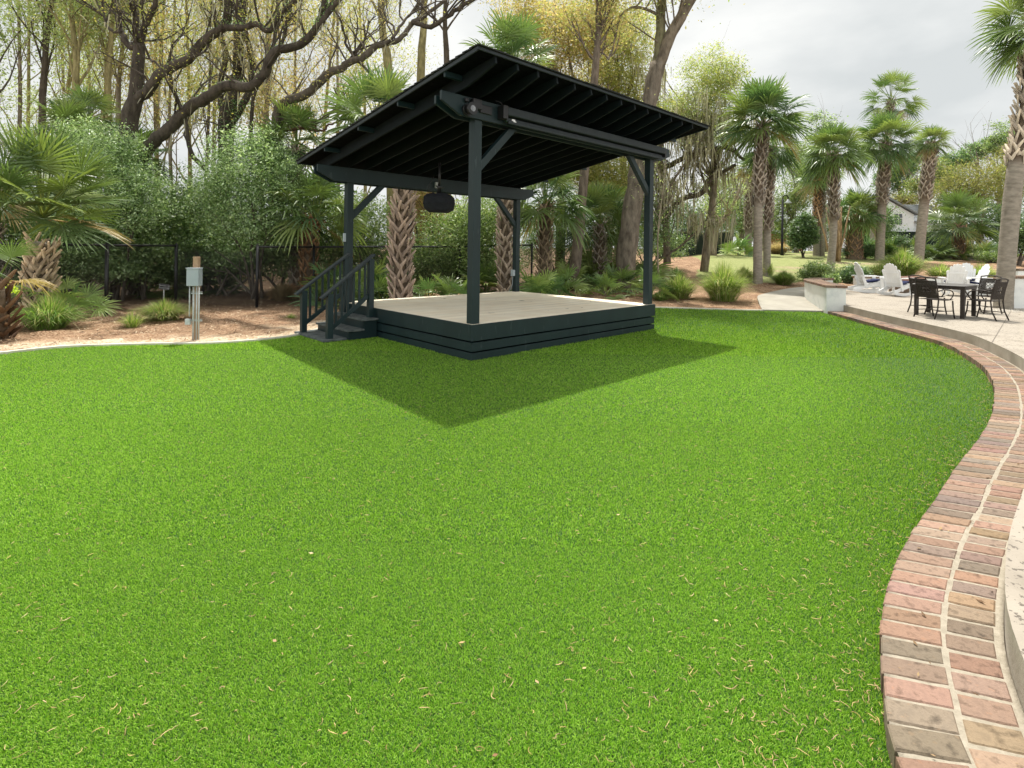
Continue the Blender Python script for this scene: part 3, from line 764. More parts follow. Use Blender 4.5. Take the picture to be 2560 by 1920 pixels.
# thin shrinkage joints
def joint(p, q, name='patio_joint'):
    g = Geo(); a = np.array(p, float); b = np.array(q, float); d = (b - a) / np.linalg.norm(b - a); nn = np.array([-d[1], d[0]]) * .006
    g.add([[*(a - nn), PZ + .003], [*(a + nn), PZ + .003], [*(b + nn), PZ + .003], [*(b - nn), PZ + .003]], [[0, 1, 2, 3]])
    return g
gj = joint(G(2478, 857, PZ)[:2] + np.array([.03, .02]), G(2560, 795, PZ)[:2] + np.array([1.2, 1.6]))
k = gj.V[0]
tag(gj.build('patio_joint', surf('joint', (.12, .1, .08), (.16, .14, .11), bump=0)), kind='structure')

# path
pl = [T(x, y, 12)[:2] for x, y in [(1911, 778), (1897, 760), (1894, 744), (1910, 737), (1948, 729.6), (1985, 725), (2022, 722)]]
path_poly = [np.array([7.0, 15.02])] + [p for p in pl[1:]] + [np.array([p[0], p[1]]) for p in [(12.6, 21.5), (12.2, 20.4), (11.0, 18.9), (10.2, 18.2), (9.66, 17.2), (9.12, 15.6), (8.6, 14.9)]]
pc = catmull(path_poly, 5)
ins_x = np.arange(6, 14, .2); ins_y = np.arange(14, 24, .2)
GX, GY = np.meshgrid(ins_x, ins_y); kk = pip(GX.ravel(), GY.ravel(), [tuple(p) for p in pc])
import mathutils.geometry as mg
vin = [Vector((p[0], p[1])) for p in pc] + [Vector((a, b_)) for a, b_, f in zip(GX.ravel(), GY.ravel(), kk) if f]
r_ = mg.delaunay_2d_cdt(vin, [(i, (i + 1) % len(pc)) for i in range(len(pc))], [list(range(len(pc)))], 1, 1e-4)
vv = np.array([[v.x, v.y] for v in r_[0]]); zz = np.interp(vv[:, 1], TX, TZ) + .045
g = Geo(); g.add(np.c_[vv, zz], [list(f) for f in r_[2]], smooth=True); n = len(pc)
pz = np.interp(pc[:, 1], TX, TZ)
g.add(np.vstack([np.c_[pc, pz + .045], np.c_[pc, pz - .1]]), np.array([[k, (k + 1) % n, n + (k + 1) % n, n + k] for k in range(n)]))
tag(g.build('path', M['path']), kind='structure')

# ------------------------------------------------------------------ white seat walls with brick caps
CAPC = BC * .92
def seat_wall(label, c, th, z0, z1, cap=.065, over=.035, seed=3):
    c = smooth_curve(resample(catmull(c), .1), 5) if len(c) > 2 else resample(c, .1)
    t = thing('seat_wall', label, 'wall', (c[0][0], c[0][1], z0), 'white seat walls with brick caps')
    n_ = normals2(c); n = len(c); a = c + n_ * th / 2; b_ = c - n_ * th / 2; zt = z1 - cap
    V = np.vstack([np.c_[a, np.full(n, z0)], np.c_[a, np.full(n, zt)], np.c_[b_, np.full(n, zt)], np.c_[b_, np.full(n, z0)]]); i = np.arange(n - 1)
    F = np.vstack([np.stack([i + k * n, i + 1 + k * n, i + 1 + ((k + 1) % 4) * n, i + ((k + 1) % 4) * n], 1) for k in range(4)])
    g = Geo(); g.add(V, F); g.add(V[[0, n, 2 * n, 3 * n]], [[0, 1, 2, 3]]); g.add(V[[n - 1, 2 * n - 1, 3 * n - 1, 4 * n - 1]], [[0, 1, 2, 3]])
    g.build('wall_body', M['stucco'], t)
    r2 = np.random.default_rng(seed); gb = Geo(); hh = th / 2 + over
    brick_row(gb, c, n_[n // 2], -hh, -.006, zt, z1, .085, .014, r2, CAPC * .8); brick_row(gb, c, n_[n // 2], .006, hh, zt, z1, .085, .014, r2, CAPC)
    gb.build('brick_cap', M['brick'], t)
    V = np.vstack([np.c_[c + n_ * (hh - .008), np.full(n, zt + .002)], np.c_[c + n_ * (hh - .008), np.full(n, z1 - .007)], np.c_[c - n_ * (hh - .008), np.full(n, z1 - .007)], np.c_[c - n_ * (hh - .008), np.full(n, zt + .002)]])
    g = Geo(); g.add(V, F); g.build('mortar', M['mortar'], t)
    return t
seat_wall('short curved white wall with brick cap at the end of the patio step', wall1_c, .46, -.05, .77)
seat_wall('long low white wall behind the rocking chairs, partly hidden by them', [(14.35, 22.35), (16.5, 23.0), (18.8, 23.2), (21.5, 22.9)], .4, .1, .68, seed=4)
seat_wall('tall white wall with brick cap right of the leaning palm', [(13.15, 14.4), (17, 14.5)], .45, .2, 1.10, seed=5)
seat_wall('upper white wall with brick cap behind the tall one by the leaning palm', [(15.35, 16.6), (19, 17.2)], .45, .2, 1.24, seed=6)

# white pebbles round the leaning palm
g = Geo(); n = 4200
PR = G(2507, 771, PZ)
x = rng.uniform(11.9, 16, n); y = rng.uniform(12.1, 16, n)
ok = pip(x, y, [(12.2, 14.9), (11.95, 14.2), (12.05, 13.45), (12.6, 12.8), (13.4, 12.3), (14.6, 12.0), (16, 12.0), (16, 14.15), (13.0, 14.15), (12.9, 15.3)]); x, y = x[ok], y[ok]; n = len(x)
oc = np.array([[1, 0, 0], [0, 1, 0], [-1, 0, 0], [0, -1, 0], [0, 0, 1]], float)
s = rng.uniform(.008, .022, n)
V = np.c_[x, y, np.full(n, PZ + .004)][:, None] + oc[None] * s[:, None, None] * rng.uniform(.6, 1.3, (n, 5, 1)) * np.array([1, 1, .7])
F = np.concatenate([np.arange(n)[:, None] * 5 + f for f in ([0, 1, 4], [1, 2, 4], [2, 3, 4], [3, 0, 4])])
g.add(V.reshape(-1, 3), F, np.repeat(np.array([.8, .78, .74]) * rng.uniform(.6, 1.1, (n, 1)), 5, 0))
tag(g.build('pebbles', M['pebble']), 'white pebbles spread around the leaning palm on the patio', 'gravel', kind='stuff')

# a few fallen leaves blown over the paving
g = Geo(); n = 420; x = rng.uniform(1.4, 16, n); y = rng.uniform(1.2, 19, n); ok = pip(x, y, PATIO_C)
leaves(g, np.c_[x, y, np.full(n, PZ + .008)][ok], .026, np.array([(.16, .10, .06), (.30, .20, .11), (.10, .07, .05)]), rng, up=3, aspect=.5)
k = rng.integers(80, len(outer) - 80, 90); d = rng.uniform(.02, .38, 90); leaves(g, np.c_[outer[k] + ON[k] * d[:, None], np.full(90, BZ + .007)], .022, np.array([(.16, .10, .06), (.34, .24, .13)]), rng, up=3, aspect=.4)
tag(g.build('fallen_leaves', M['straw']), 'small dry leaves blown over the patio and bricks', 'leaves', kind='stuff')
# pine straw and leaf litter on the beds
g = Geo(); n = 95000
x = rng.uniform(-13, 17, n); y = rng.uniform(7, 25, n); d = np.sqrt(x * x + y * y)
ok = ~pip(x, y, lawn_poly) & ~pip(x, y, patio_poly) & (rng.random(n) < np.clip(12 / d, .2, 1)) & ~pip(x, y, [tuple(p) for p in pc])
kk2 = kerb[::2]; x, y = x[ok], y[ok]; n = len(x)
z = terrain(x, y) + .012
a = rng.random(n) * PI; l = rng.uniform(.03, .12, n); wv = rng.uniform(.003, .010, n)
t_ = np.stack([np.cos(a), np.sin(a), rng.normal(size=n) * .25], 1) * l[:, None] / 2; s_ = np.stack([-np.sin(a), np.cos(a), rng.normal(size=n) * .3], 1) * wv[:, None]
p = np.c_[x, y, z]; V = np.stack([p - t_, p + s_, p + t_, p - s_], 1)
cs = np.array([(.40, .265, .165), (.54, .41, .28), (.30, .19, .12), (.70, .57, .41), (.16, .11, .08)])
dleft = x < 1
c = cs[rng.integers(0, 5, n)] * rng.uniform(.7, 1.2, (n, 1))
g.add(V.reshape(-1, 3), np.arange(4 * n).reshape(-1, 4), np.repeat(c, 4, 0))
tag(g.build('pine_straw', M['straw']), 'reddish brown pine straw and leaf litter covering the beds', 'mulch', kind='stuff')
# dark wet patch of soil by the electric post is part of the ground litter
#@@PAVILION
# ------------------------------------------------------------------ pavilion
U3 = np.array([*U, 0.]); W3 = np.array([*W, 0.]); Z3 = np.array([0, 0, 1.])
FR = np.array([U3, W3, Z3])
def Q(u, v, z): return np.array([*(C0 + U * u + W * v), z])
def bx(g, u0, u1, v0, v1, z0, z1, col=(1, 1, 1)):
    return g.box(Q((u0 + u1) / 2, (v0 + v1) / 2, (z0 + z1) / 2), (u1 - u0, v1 - v0, z1 - z0), FR, col)
DZ = .53; DU, DV = 4.88, 4.15
pav = thing('pavilion', 'dark green open wooden pavilion with sloping roof over a raised stage', 'pavilion', Q(DU / 2, DV / 2, 0))
g = Geo(); k = 0; y = .006
while y < DV - .01:
    w_ = .14; e = min(DV - .006, y + w_)
    cc = np.array([1, .99, .97]) * rng.uniform(.93, 1.05)
    # two lengths per course
    c_ = rng.uniform(1.6, 3.2)
    bx(g, .0, c_ - .002, y, e, DZ - .032, DZ, cc); bx(g, c_ + .002, DU, y, e, DZ - .032, DZ, cc * rng.uniform(.93, 1.05)); y += w_ + .005
g.build('deck_floor', M['deck'], pav)
def skirt(z0, z1, ins=0.0):
    g = Geo(); t_ = .038
    bx(g, -t_ + ins, DU + t_ - ins, -t_ + ins, 0 + ins - .002, z0, z1); bx(g, -t_ + ins, DU + t_ - ins, DV + .002 - ins, DV + t_ - ins, z0, z1)
    bx(g, -t_ + ins, -.002 + ins, ins, DV - ins, z0, z1); bx(g, DU + .002 - ins, DU + t_ - ins, ins, DV - ins, z0, z1)
    return g.build('skirt_board', M['paint'], pav, bevel=.004)
skirt(.285, .527); skirt(.13, .262, .012); skirt(-.01, .108, .012)
g = Geo(); 
for v in (.12, DV - .12): bx(g, .1, DU - .1, v - .02, v + .02, 0, .48)
for u in (.12, DU - .12): bx(g, u - .02, u + .02, .15, DV - .15, 0, .48)
g.build('skirt_backing', M['soffit'], pav)
PW = .14
posts = {'a': (.07, .07), 'b': (DU - .09, .07), 'c': (.07, DV - .12), 'd': (DU - .09, DV - .12)}
TAN = .151
def zbeam(v): return 3.54 - TAN * v
for k_, (u, v) in posts.items():
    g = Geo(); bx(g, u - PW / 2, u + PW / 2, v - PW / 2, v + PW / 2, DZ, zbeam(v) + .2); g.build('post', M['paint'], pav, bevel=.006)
# paired beams with cut ends
def beam(v, zb, h, u0, u1, name='beam'):
    g = Geo()
    prof = [(u0, zb + h), (u0, zb + h * .55), (u0 + .34, zb), (u1 - .34, zb), (u1, zb + h * .45), (u1, zb + h)]
    g.prism([Q(a, v, z) for a, z in prof], W3 * .045); g.build(name, M['paint'], pav, bevel=.005)
vf = posts['a'][1]; vb = posts['c'][1]
beam(vf - PW / 2 - .046, 3.54, .29, -.64, 5.40); beam(vf + PW / 2 + .002, 3.535, .27, -.60, 5.42)
beam(vb - PW / 2 - .046, zbeam(vb), .29, -.64, 5.30); beam(vb + PW / 2 + .002, zbeam(vb) - .01, .27, -.62, 5.28)
# knee braces
for k_, sg in (('a', 1), ('b', -1), ('c', 1), ('d', -1)):
    u, v = posts[k_]; zb = zbeam(v); s = .80 if sg > 0 else .62
    s = .74
    g = Geo(); a0 = u + sg * PW / 2; w_ = .16
    prof = [(a0, zb - s), (a0, zb - s + w_), (a0 + sg * (s - w_ + .0), zb + .0), (a0 + sg * s, zb + .0)]
    pr = [Q(a, v - .045, z) for a, z in prof]
    g.prism(pr, W3 * .09); g.build('knee_brace', M['paint'], pav, bevel=.004)
# roof: sheet, shingles, rafters
RU0, RU1, RV0, RV1 = -.69, 5.48, -.869, 4.785
def zr(v): return 4.24 - TAN * (v - RV0)
sl_ = np.array([*(W * math.cos(math.atan(TAN))), -math.sin(math.atan(TAN))]); up_ = np.cross(U3, sl_); 
RF = np.array([U3, sl_, up_]); Lr = (RV1 - RV0) / math.cos(math.atan(TAN))
def rb(g, u0, u1, s0, s1, h0, h1, col=(1, 1, 1)):
    c = Q((u0 + u1) / 2, RV0, 4.24) + sl_ * (s0 + s1) / 2 + up_ * (h0 + h1) / 2
    return g.box(c, (u1 - u0, s1 - s0, h1 - h0), RF, col)
roof = Geo()
rb(roof, RU0 + .02, RU1 - .02, .02, Lr - .02, -.060, -.040)
rf = roof.build('roof', M['soffit'], pav)
g = Geo()
s = -.03; r2 = np.random.default_rng(9)
while s < Lr + .02:
    u = RU0 - .02 + (0 if int(s / .14) % 2 else -.0)
    while u < RU1 + .02:
        w_ = r2.uniform(.12, .28); e = min(u + w_, RU1 + .025); th = r2.uniform(.008, .016)
        lo = Lr + .03
        c0 = s + r2.normal() * .004
        # each shingle laps the one below it
        p = Q(0, RV0, 4.24); dn = r2.uniform(.0, .012)
        q = [p + U3 * (u + .002) + sl_ * c0 + up_ * (-.034), p + U3 * (e - .002) + sl_ * c0 + up_ * (-.034), p + U3 * (e - .002) + sl_ * min(c0 + .19, lo) + up_ * (-.014), p + U3 * (u + .002) + sl_ * min(c0 + .19, lo) + up_ * (-.014)]
        g.add(np.vstack([q, [a + up_ * (th + .003) for a in q]]), np.array([[0, 3, 2, 1], [4, 5, 6, 7], [0, 1, 5, 4], [1, 2, 6, 5], [2, 3, 7, 6], [3, 0, 4, 7]]), np.array([1, 1, 1]) * r2.uniform(.55, 1.2))
        u = e
    s += .14
g.build('shingles', M['shingle'], rf)
g = Geo(); rb(g, RU0, RU1, .0, .022, -.075, -.036); rb(g, RU0, RU1, Lr - .022, Lr, -.085, -.036); rb(g, RU0, RU0 + .022, .024, Lr - .024, -.085, -.036); rb(g, RU1 - .022, RU1, .024, Lr - .024, -.085, -.036)
g.build('roof_trim', M['charc'], rf)
for k in range(14):
    u = -.354 + .4026 * k; g = Geo(); h = .20; p = Q(u - .019, RV0, 4.24); e = .045
    prof = [(e, -.061), (e, -.061 - .10), (e + .32, -.061 - .155), (e + .62, -.061 - h), (Lr - .66, -.061 - h), (Lr - .36, -.061 - .165), (Lr - e, -.061 - .10), (Lr - e, -.061)]
    g.prism([p + sl_ * a + up_ * b for a, b in prof], U3 * .038)
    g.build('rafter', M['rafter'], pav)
# lookouts at both rakes
for s in (.75, 1.95, 3.2, 4.5):
    g = Geo(); rb(g, RU0 + .022, -.375, s - .019, s + .019, -.15, -.061); g.build('lookout', M['paint'], pav)
    g = Geo(); rb(g, 4.90, RU1 - .022, s - .019, s + .019, -.15, -.061); g.build('lookout', M['paint'], pav)
# ceiling planks, dark
g = Geo(); s = .05
while s < Lr - .1:
    rb(g, RU0 + .03, RU1 - .03, s, s + .128, -.0665, -.0605, (1, 1, 1)); s += .135
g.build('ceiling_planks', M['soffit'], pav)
# pale scuffs are in the paint; small outlet on the rear beam and switch boxes on posts
g = Geo(); u_, v_ = 2.03, vb - PW / 2 - .046
def onbeam(px, py):     # where a photo pixel falls on the face of the rear beam
    for uu in np.arange(-.6, 5.3, .01):
        q = Q(uu, v_, 2.95); dx = (px - CX) + ROLL * (py - HY)
        if q[0] / q[1] * F0 > dx: return uu
    return 2
uo = onbeam(1092, 443)
g.box(Q(uo, v_ - .035, zbeam(vb) + .13), (.13, .06, .13), FR); o = g.build('outlet_box', M['steel'], pav, bevel=.006)
g = Geo(); g.box(Q(uo + .01, v_ - .068, zbeam(vb) + .14), (.05, .01, .05), FR); g.build('outlet_cover', M['black'], o)
g = Geo(); u, v = posts['c']; g.box(Q(u - PW / 2 - .025, v - .02, 1.83), (.05, .05, .17), FR); g.build('switch_box', M['greybox'], pav, bevel=.005)
g = Geo(); u, v = posts['d']; g.box(Q(u - PW / 2 - .04, v - .0, 1.02), (.07, .10, .16), FR); g.tube([Q(u - PW / 2 - .04, v, .94), Q(u - PW / 2 - .05, v + .01, .7), Q(u - PW / 2 - .12, v + .05, DZ)], .008, 6); g.build('switch_box', M['greybox'], pav, bevel=.005)
# round floodlight beside the near end of the front beam
vfr = vf - PW / 2 - .046
fl = thing('floodlight', 'black round floodlight with glass lens on the near end of the beam', 'light', Q(-.14, vfr - .1, 3.63))
g = Geo(); c = Q(-.20, vfr, 3.63); n_ = -W3
g.tube([c, c + n_ * .05], .085, 16); g.tube([c + n_ * .05, c + n_ * .11, c + n_ * .15], [.05, .085, .09], 16); g.build('housing', M['black'], fl)
g = Geo(); g.tube([c + n_ * .145, c + n_ * .155], .045, 16); g.build('lens', M['lens'], fl)
g = Geo(); g.box(Q(-.06, vfr - .05, 3.73), (.16, .09, .15), FR); g.box(Q(-.22, vfr - .03, 3.765), (.06, .05, .06), FR); g.box(Q(.16, vfr - .012, 3.70), (.24, .02, .13), FR); g.build('bracket', M['black'], fl, bevel=.01)
# roll-up screen casings along the front beam
sc = thing('roll_up_screen', 'long charcoal roll up screen casing bolted along the front beam', 'screen casing', Q(2.4, vfr - .08, 3.6))
g = Geo(); bx(g, .50, 5.02, vfr - .13, vfr - .002, 3.665, 3.795); g.build('casing', M['charc'], sc, bevel=.012)
g = Geo(); bx(g, .52, 4.98, vfr - .075, vfr - .002, 3.572, 3.64); bx(g, .54, 4.96, vfr - .11, vfr - .08, 3.545, 3.600); g.build('lower_rail', M['charc'], sc, bevel=.008)
g = Geo(); bx(g, .63, .69, vfr - .1135, vfr - .1105, 3.585, 3.598); bx(g, .63, .70, vfr - .079, vfr - .0755, 3.605, 3.635); g.build('sticker', M['white'], sc)
g = Geo(); bx(g, .40, .498, vfr - .14, vfr - .002, 3.60, 3.80); g2 = Geo(); bx(g2, 5.022, 5.06, vfr - .12, vfr - .002, 3.60, 3.79); g2.build('end_bracket', M['black'], sc)
g.tube([Q(.44, vfr - .08, 3.80), Q(.40, vfr - .06, 3.85), Q(.32, vfr - .04, 3.86)], .007, 6); g.build('end_bracket', M['black'], sc, bevel=.006)
# covered projector hanging under the roof
pr = thing('projector', 'black cloth covered projector hanging below the pavilion roof', 'projector', P(1098, 505, 10.2))
pc3 = P(1098, 506, 10.2); g = Geo()
rings = []
for z_, sx, sy in ((-.165, .62, .55), (-.12, .92, .8), (-.02, 1.0, 1.0), (.08, .96, .95), (.125, .80, .75), (.15, .35, .4)):
    ring = []
    for k in range(16):
        a = k / 16 * 2 * PI; cx_, sy_ = math.cos(a), math.sin(a)
        e = .6; X_ = math.copysign(abs(cx_) ** e, cx_) * .285 * sx; Y_ = math.copysign(abs(sy_) ** e, sy_) * .20 * sy
        ring.append(pc3 + np.array([X_ * .97 + Y_ * .25, Y_, z_ * 1.15 + .012 * math.sin(a * 3 + z_ * 30)]))
    rings.append(ring)
Vr = np.array(rings).reshape(-1, 3); F = [[r * 16 + k, r * 16 + (k + 1) % 16, (r + 1) * 16 + (k + 1) % 16, (r + 1) * 16 + k] for r in range(5) for k in range(16)] + [list(range(16))[::-1], [80 + k for k in range(16)]]
g.add(Vr, F); g.build('cover', M['blackcloth'], pr, bevel=.01)
g = Geo(); g.tube([pc3 + [0, 0, .14], pc3 + [0, 0, .26], pc3 + [.01, 0, .30]], [.05, .035, .09], 10); g.tube([pc3 + [0, 0, .28], pc3 + [0, 0, .75]], .024, 8); g.tube([pc3 + [-.05, 0, .15], pc3 + [-.19, -.02, .22], pc3 + [-.2, 0, .32], pc3 + [-.1, 0, .5]], .008, 5); g.build('mount', M['black'], pr)
# stairs
st = thing('stairs', 'dark green wooden steps with railings at the left of the stage', 'stairs', Q(-.5, 3.3, 0))
sv0, sv1 = 2.62, 3.93
for k, z_ in enumerate((.19, .36)):
    u0 = -.60 + .28 * k; g = Geo(); bx(g, u0 - .03, u0 + .29, sv0, sv1, z_ - .035, z_); g.build('tread', M['tread'], st, bevel=.005)
    g = Geo(); bx(g, u0 + .0, u0 + .02, sv0 + .03, sv1 - .03, z_ - .2 if k else .02, z_ - .036); g.build('step_riser', M['paint'], st)
g = Geo(); bx(g, -1.02, -.60, sv0 + .08, sv1 + .05, .012, .05); g.build('foot_pad', M['tread'], st, bevel=.005)
for v in (sv0 + .05, sv1 - .08):
    g = Geo(); g.prism([Q(-.58, v, .01), Q(-.58, v, .15), Q(-.32, v, .155), Q(-.32, v, .32), Q(-.045, v, .325), Q(-.045, v, .49), Q(-.045, v, .01)], W3 * .04); g.build('stringer', M['paint'], st)
for v, u_e in ((2.83, -.87), (3.80, -.92)):
    rl = Geo(); zt0, zt1 = .80, 1.46
    g = Geo(); bx(g, u_e - .05, u_e + .05, v - .05, v + .05, .045, zt0 + .02); g.build('newel_post', M['paint'], st, bevel=.004)
    g = Geo(); bx(g, -.14, -.04, v - .05, v + .05, .33, zt1 - .02) if v > 3 else bx(g, -.04 - .1, -.04, v - .05, v + .05, .30, zt1 - .03); g.build('newel_post', M['paint'], st, bevel=.004)
    g = Geo(); a = Q(u_e - .16, v, zt0 - .05); b_ = Q(-.03, v, zt1 + .05); d = b_ - a; d /= np.linalg.norm(d); up2 = np.cross(d, W3); up2 = up2 if up2[2] > 0 else -up2
    g.box((a + b_) / 2, (np.linalg.norm(b_ - a), .12, .036), np.array([d, W3, up2])); g.build('handrail', M['charc'], st, bevel=.005)
    g = Geo(); a2 = Q(u_e, v, .22); b2_ = Q(-.09, v, .64 + .12); g.box((a2 + b2_) / 2, (np.linalg.norm(b2_ - a2), .04, .075), np.array([d, W3, up2])); g.build('lower_rail', M['paint'], st, bevel=.004)
    for j in range(6):
        f = (j + 1) / 7; uu = u_e + (-.09 - u_e) * f; zb_ = .22 + (.54) * f; ztp = zt0 - .02 + (zt1 - zt0) * f + .03
        g = Geo(); bx(g, uu - .018, uu + .018, v - .018, v + .018, zb_, ztp); g.build('baluster', M['paint'], st)
# pine cones / leaves on the deck
g = Geo(); leaves(g, np.array([Q(a, b_, DZ + .006) for a, b_ in [(.75, 1.9), (.68, 1.72), (2.9, 2.7), (1.2, .6), (2.2, .5), (3.1, .45), (4.2, 1.1), (3.6, 2.2), (1.9, 1.3)]]), .04, np.array([(.05, .03, .02), (.1, .06, .03)]), rng, up=3)
tag(g.build('dead_leaves', M['straw']), 'few dead brown leaves lying on the pale stage floor', 'leaves', kind='stuff')
#@@PROPS
# ------------------------------------------------------------------ white rocking chairs (adirondack)
def rocker(label, loc, rz):
    t = thing('rocking_chair', label, 'rocking chair', loc, 'white rocking chairs round the fire pit', rz)
    B = lambda n, g, m='white', **k: g.build(n, M[m], t, world=False, **k)
    X = np.array([1., 0, 0]); Yv = np.array([0, 1., 0])
    # local: +x front, y across, seat .38 high
    for s in (-1, 1):
        y = s * .27; g = Geo()
        a = np.linspace(-.62, .52, 12); top = [(x, .035 + .13 * (x + .03) ** 2 * 1.6 + .055) for x in a]; bot = [(x, .0 + .13 * (x + .03) ** 2 * 1.6) for x in a]
        g.prism([np.array([x, y - .018, z]) for x, z in top + bot[::-1]], [0, .036, 0]); B('rocker', g)
        g = Geo(); g.prism([np.array([x, y - .015 - s * .036, z]) for x, z in [(.40, .42), (.40, .29), (-.50, .09), (-.56, .17), (-.1, .29)]], [0, .03, 0]); B('side_rail', g)
        g = Geo(); g.box([.34, y, .31], (.11, .035, .52)); B('front_leg', g)
        g = Geo(); g.box([-.20, y + s * .0, .36], (.09, .032, .42), np.array([[.94, 0, .34], [0, 1, 0], [-.34, 0, .94]])); B('rear_leg', g)
        g = Geo(); g.prism([np.array([x, s * .325 + w_, .575]) for x, w_ in [(.44, -.07), (.44, .05), (.36, .08), (.1, .07), (-.36, .02), (-.40, -.02), (-.36, -.045), (.1, -.07)]], [0, 0, .026]); B('armrest', g)
    g = Geo()
    for i in range(7):
        x = .36 - i * .075; g.box([x, 0, .40 - .012 * i - (0 if i else .01)], (.066, .52, .022), np.array([[.985, 0, .17], [0, 1, 0], [-.17, 0, .985]]))
    B('seat', g)
    # fan back of seven slats with rounded top
    bd = np.array([-.34, 0, .94]); bn = np.array([.94, 0, .34]); g = Geo(); base = np.array([-.13, 0, .29])
    for i in range(7):
        k = i - 3; y0 = k * .062; y1 = k * .082; Lb = .84 - .016 * k * k - .003 * abs(k) ** 3; wb, wt = .060, .081
        pr_ = [base + Yv * (y0 - wb / 2), base + Yv * (y0 + wb / 2), base + bd * (Lb - .02 - (.02 if k > 0 else 0) * abs(k) / 2) + Yv * (y1 + wt / 2), base + bd * (Lb) + Yv * y1, base + bd * (Lb - .02 - (.02 if k < 0 else 0) * abs(k) / 2) + Yv * (y1 - wt / 2)]
        g.prism(pr_, bn * .018)
    for h in (.15, .5): g.box(base + bd * h - bn * .014, (.02, .44 + .08 * h, .05), np.array([bn, Yv, bd]))
    B('backrest', g)
    g = Geo(); g.box([.14, 0, .43], (.44, .46, .06), np.array([[.985, 0, .17], [0, 1, 0], [-.17, 0, .985]])); B('cushion', g, 'navy', bevel=.02)
    return t
c1 = T(2172, 730); c1 = P(2163, 730, 19.3); c1[2] = PZ
def patio_at(px, Yd):
    p = P(px, 600, Yd); return (p[0], Yd, PZ + .002)
rocker('white rocking chair seen side on near the brick capped wall end', patio_at(2170, 19.3), math.radians(-8))
rocker('white rocking chair seen from behind left of the fire pit', patio_at(2242, 18.0), math.radians(26))
rocker('white rocking chair with its slatted back turned to the dining table', patio_at(2388, 18.4), math.radians(62))
rocker('white rocking chair farthest back beyond the dining table, facing forward', patio_at(2418, 20.6), math.radians(232))
rocker('white rocking chair side on beside the leaning palm', patio_at(2436, 19.0), math.radians(168))
# fire pit
fc = np.array(patio_at(2280, 19.6)); fp = thing('fire_pit', 'low brick fire pit with a rusty domed bowl among the rocking chairs', 'fire pit', fc)
g = Geo(); rr_ = np.random.default_rng(8)
for lv in range(3):
    for k in range(26):
        a = (k + .5 * (lv % 2)) / 26 * 2 * PI; d = np.array([math.cos(a), math.sin(a), 0]); tt = np.array([-d[1], d[0], 0])
        g.box(fc + d * .62 + [0, 0, .045 + .085 * lv], (.11, .135, .075), np.array([d, tt, Z3]), BC[rr_.integers(0, 10)] * rr_.uniform(.8, 1.2))
g.build('brick_ring', M['brick'], fp, bevel=.005)
g = Geo(); g.tube([fc + [0, 0, .0], fc + [0, 0, .22]], [.55, .55], 24); g.build('mortar_core', M['mortar'], fp)
g = Geo(); g.tube([fc + [0, 0, z] for z in (.24, .30, .36, .44, .52, .58, .6)], [.30, .44, .52, .50, .40, .2, .03], 20); g.build('bowl', M['rust'], fp)

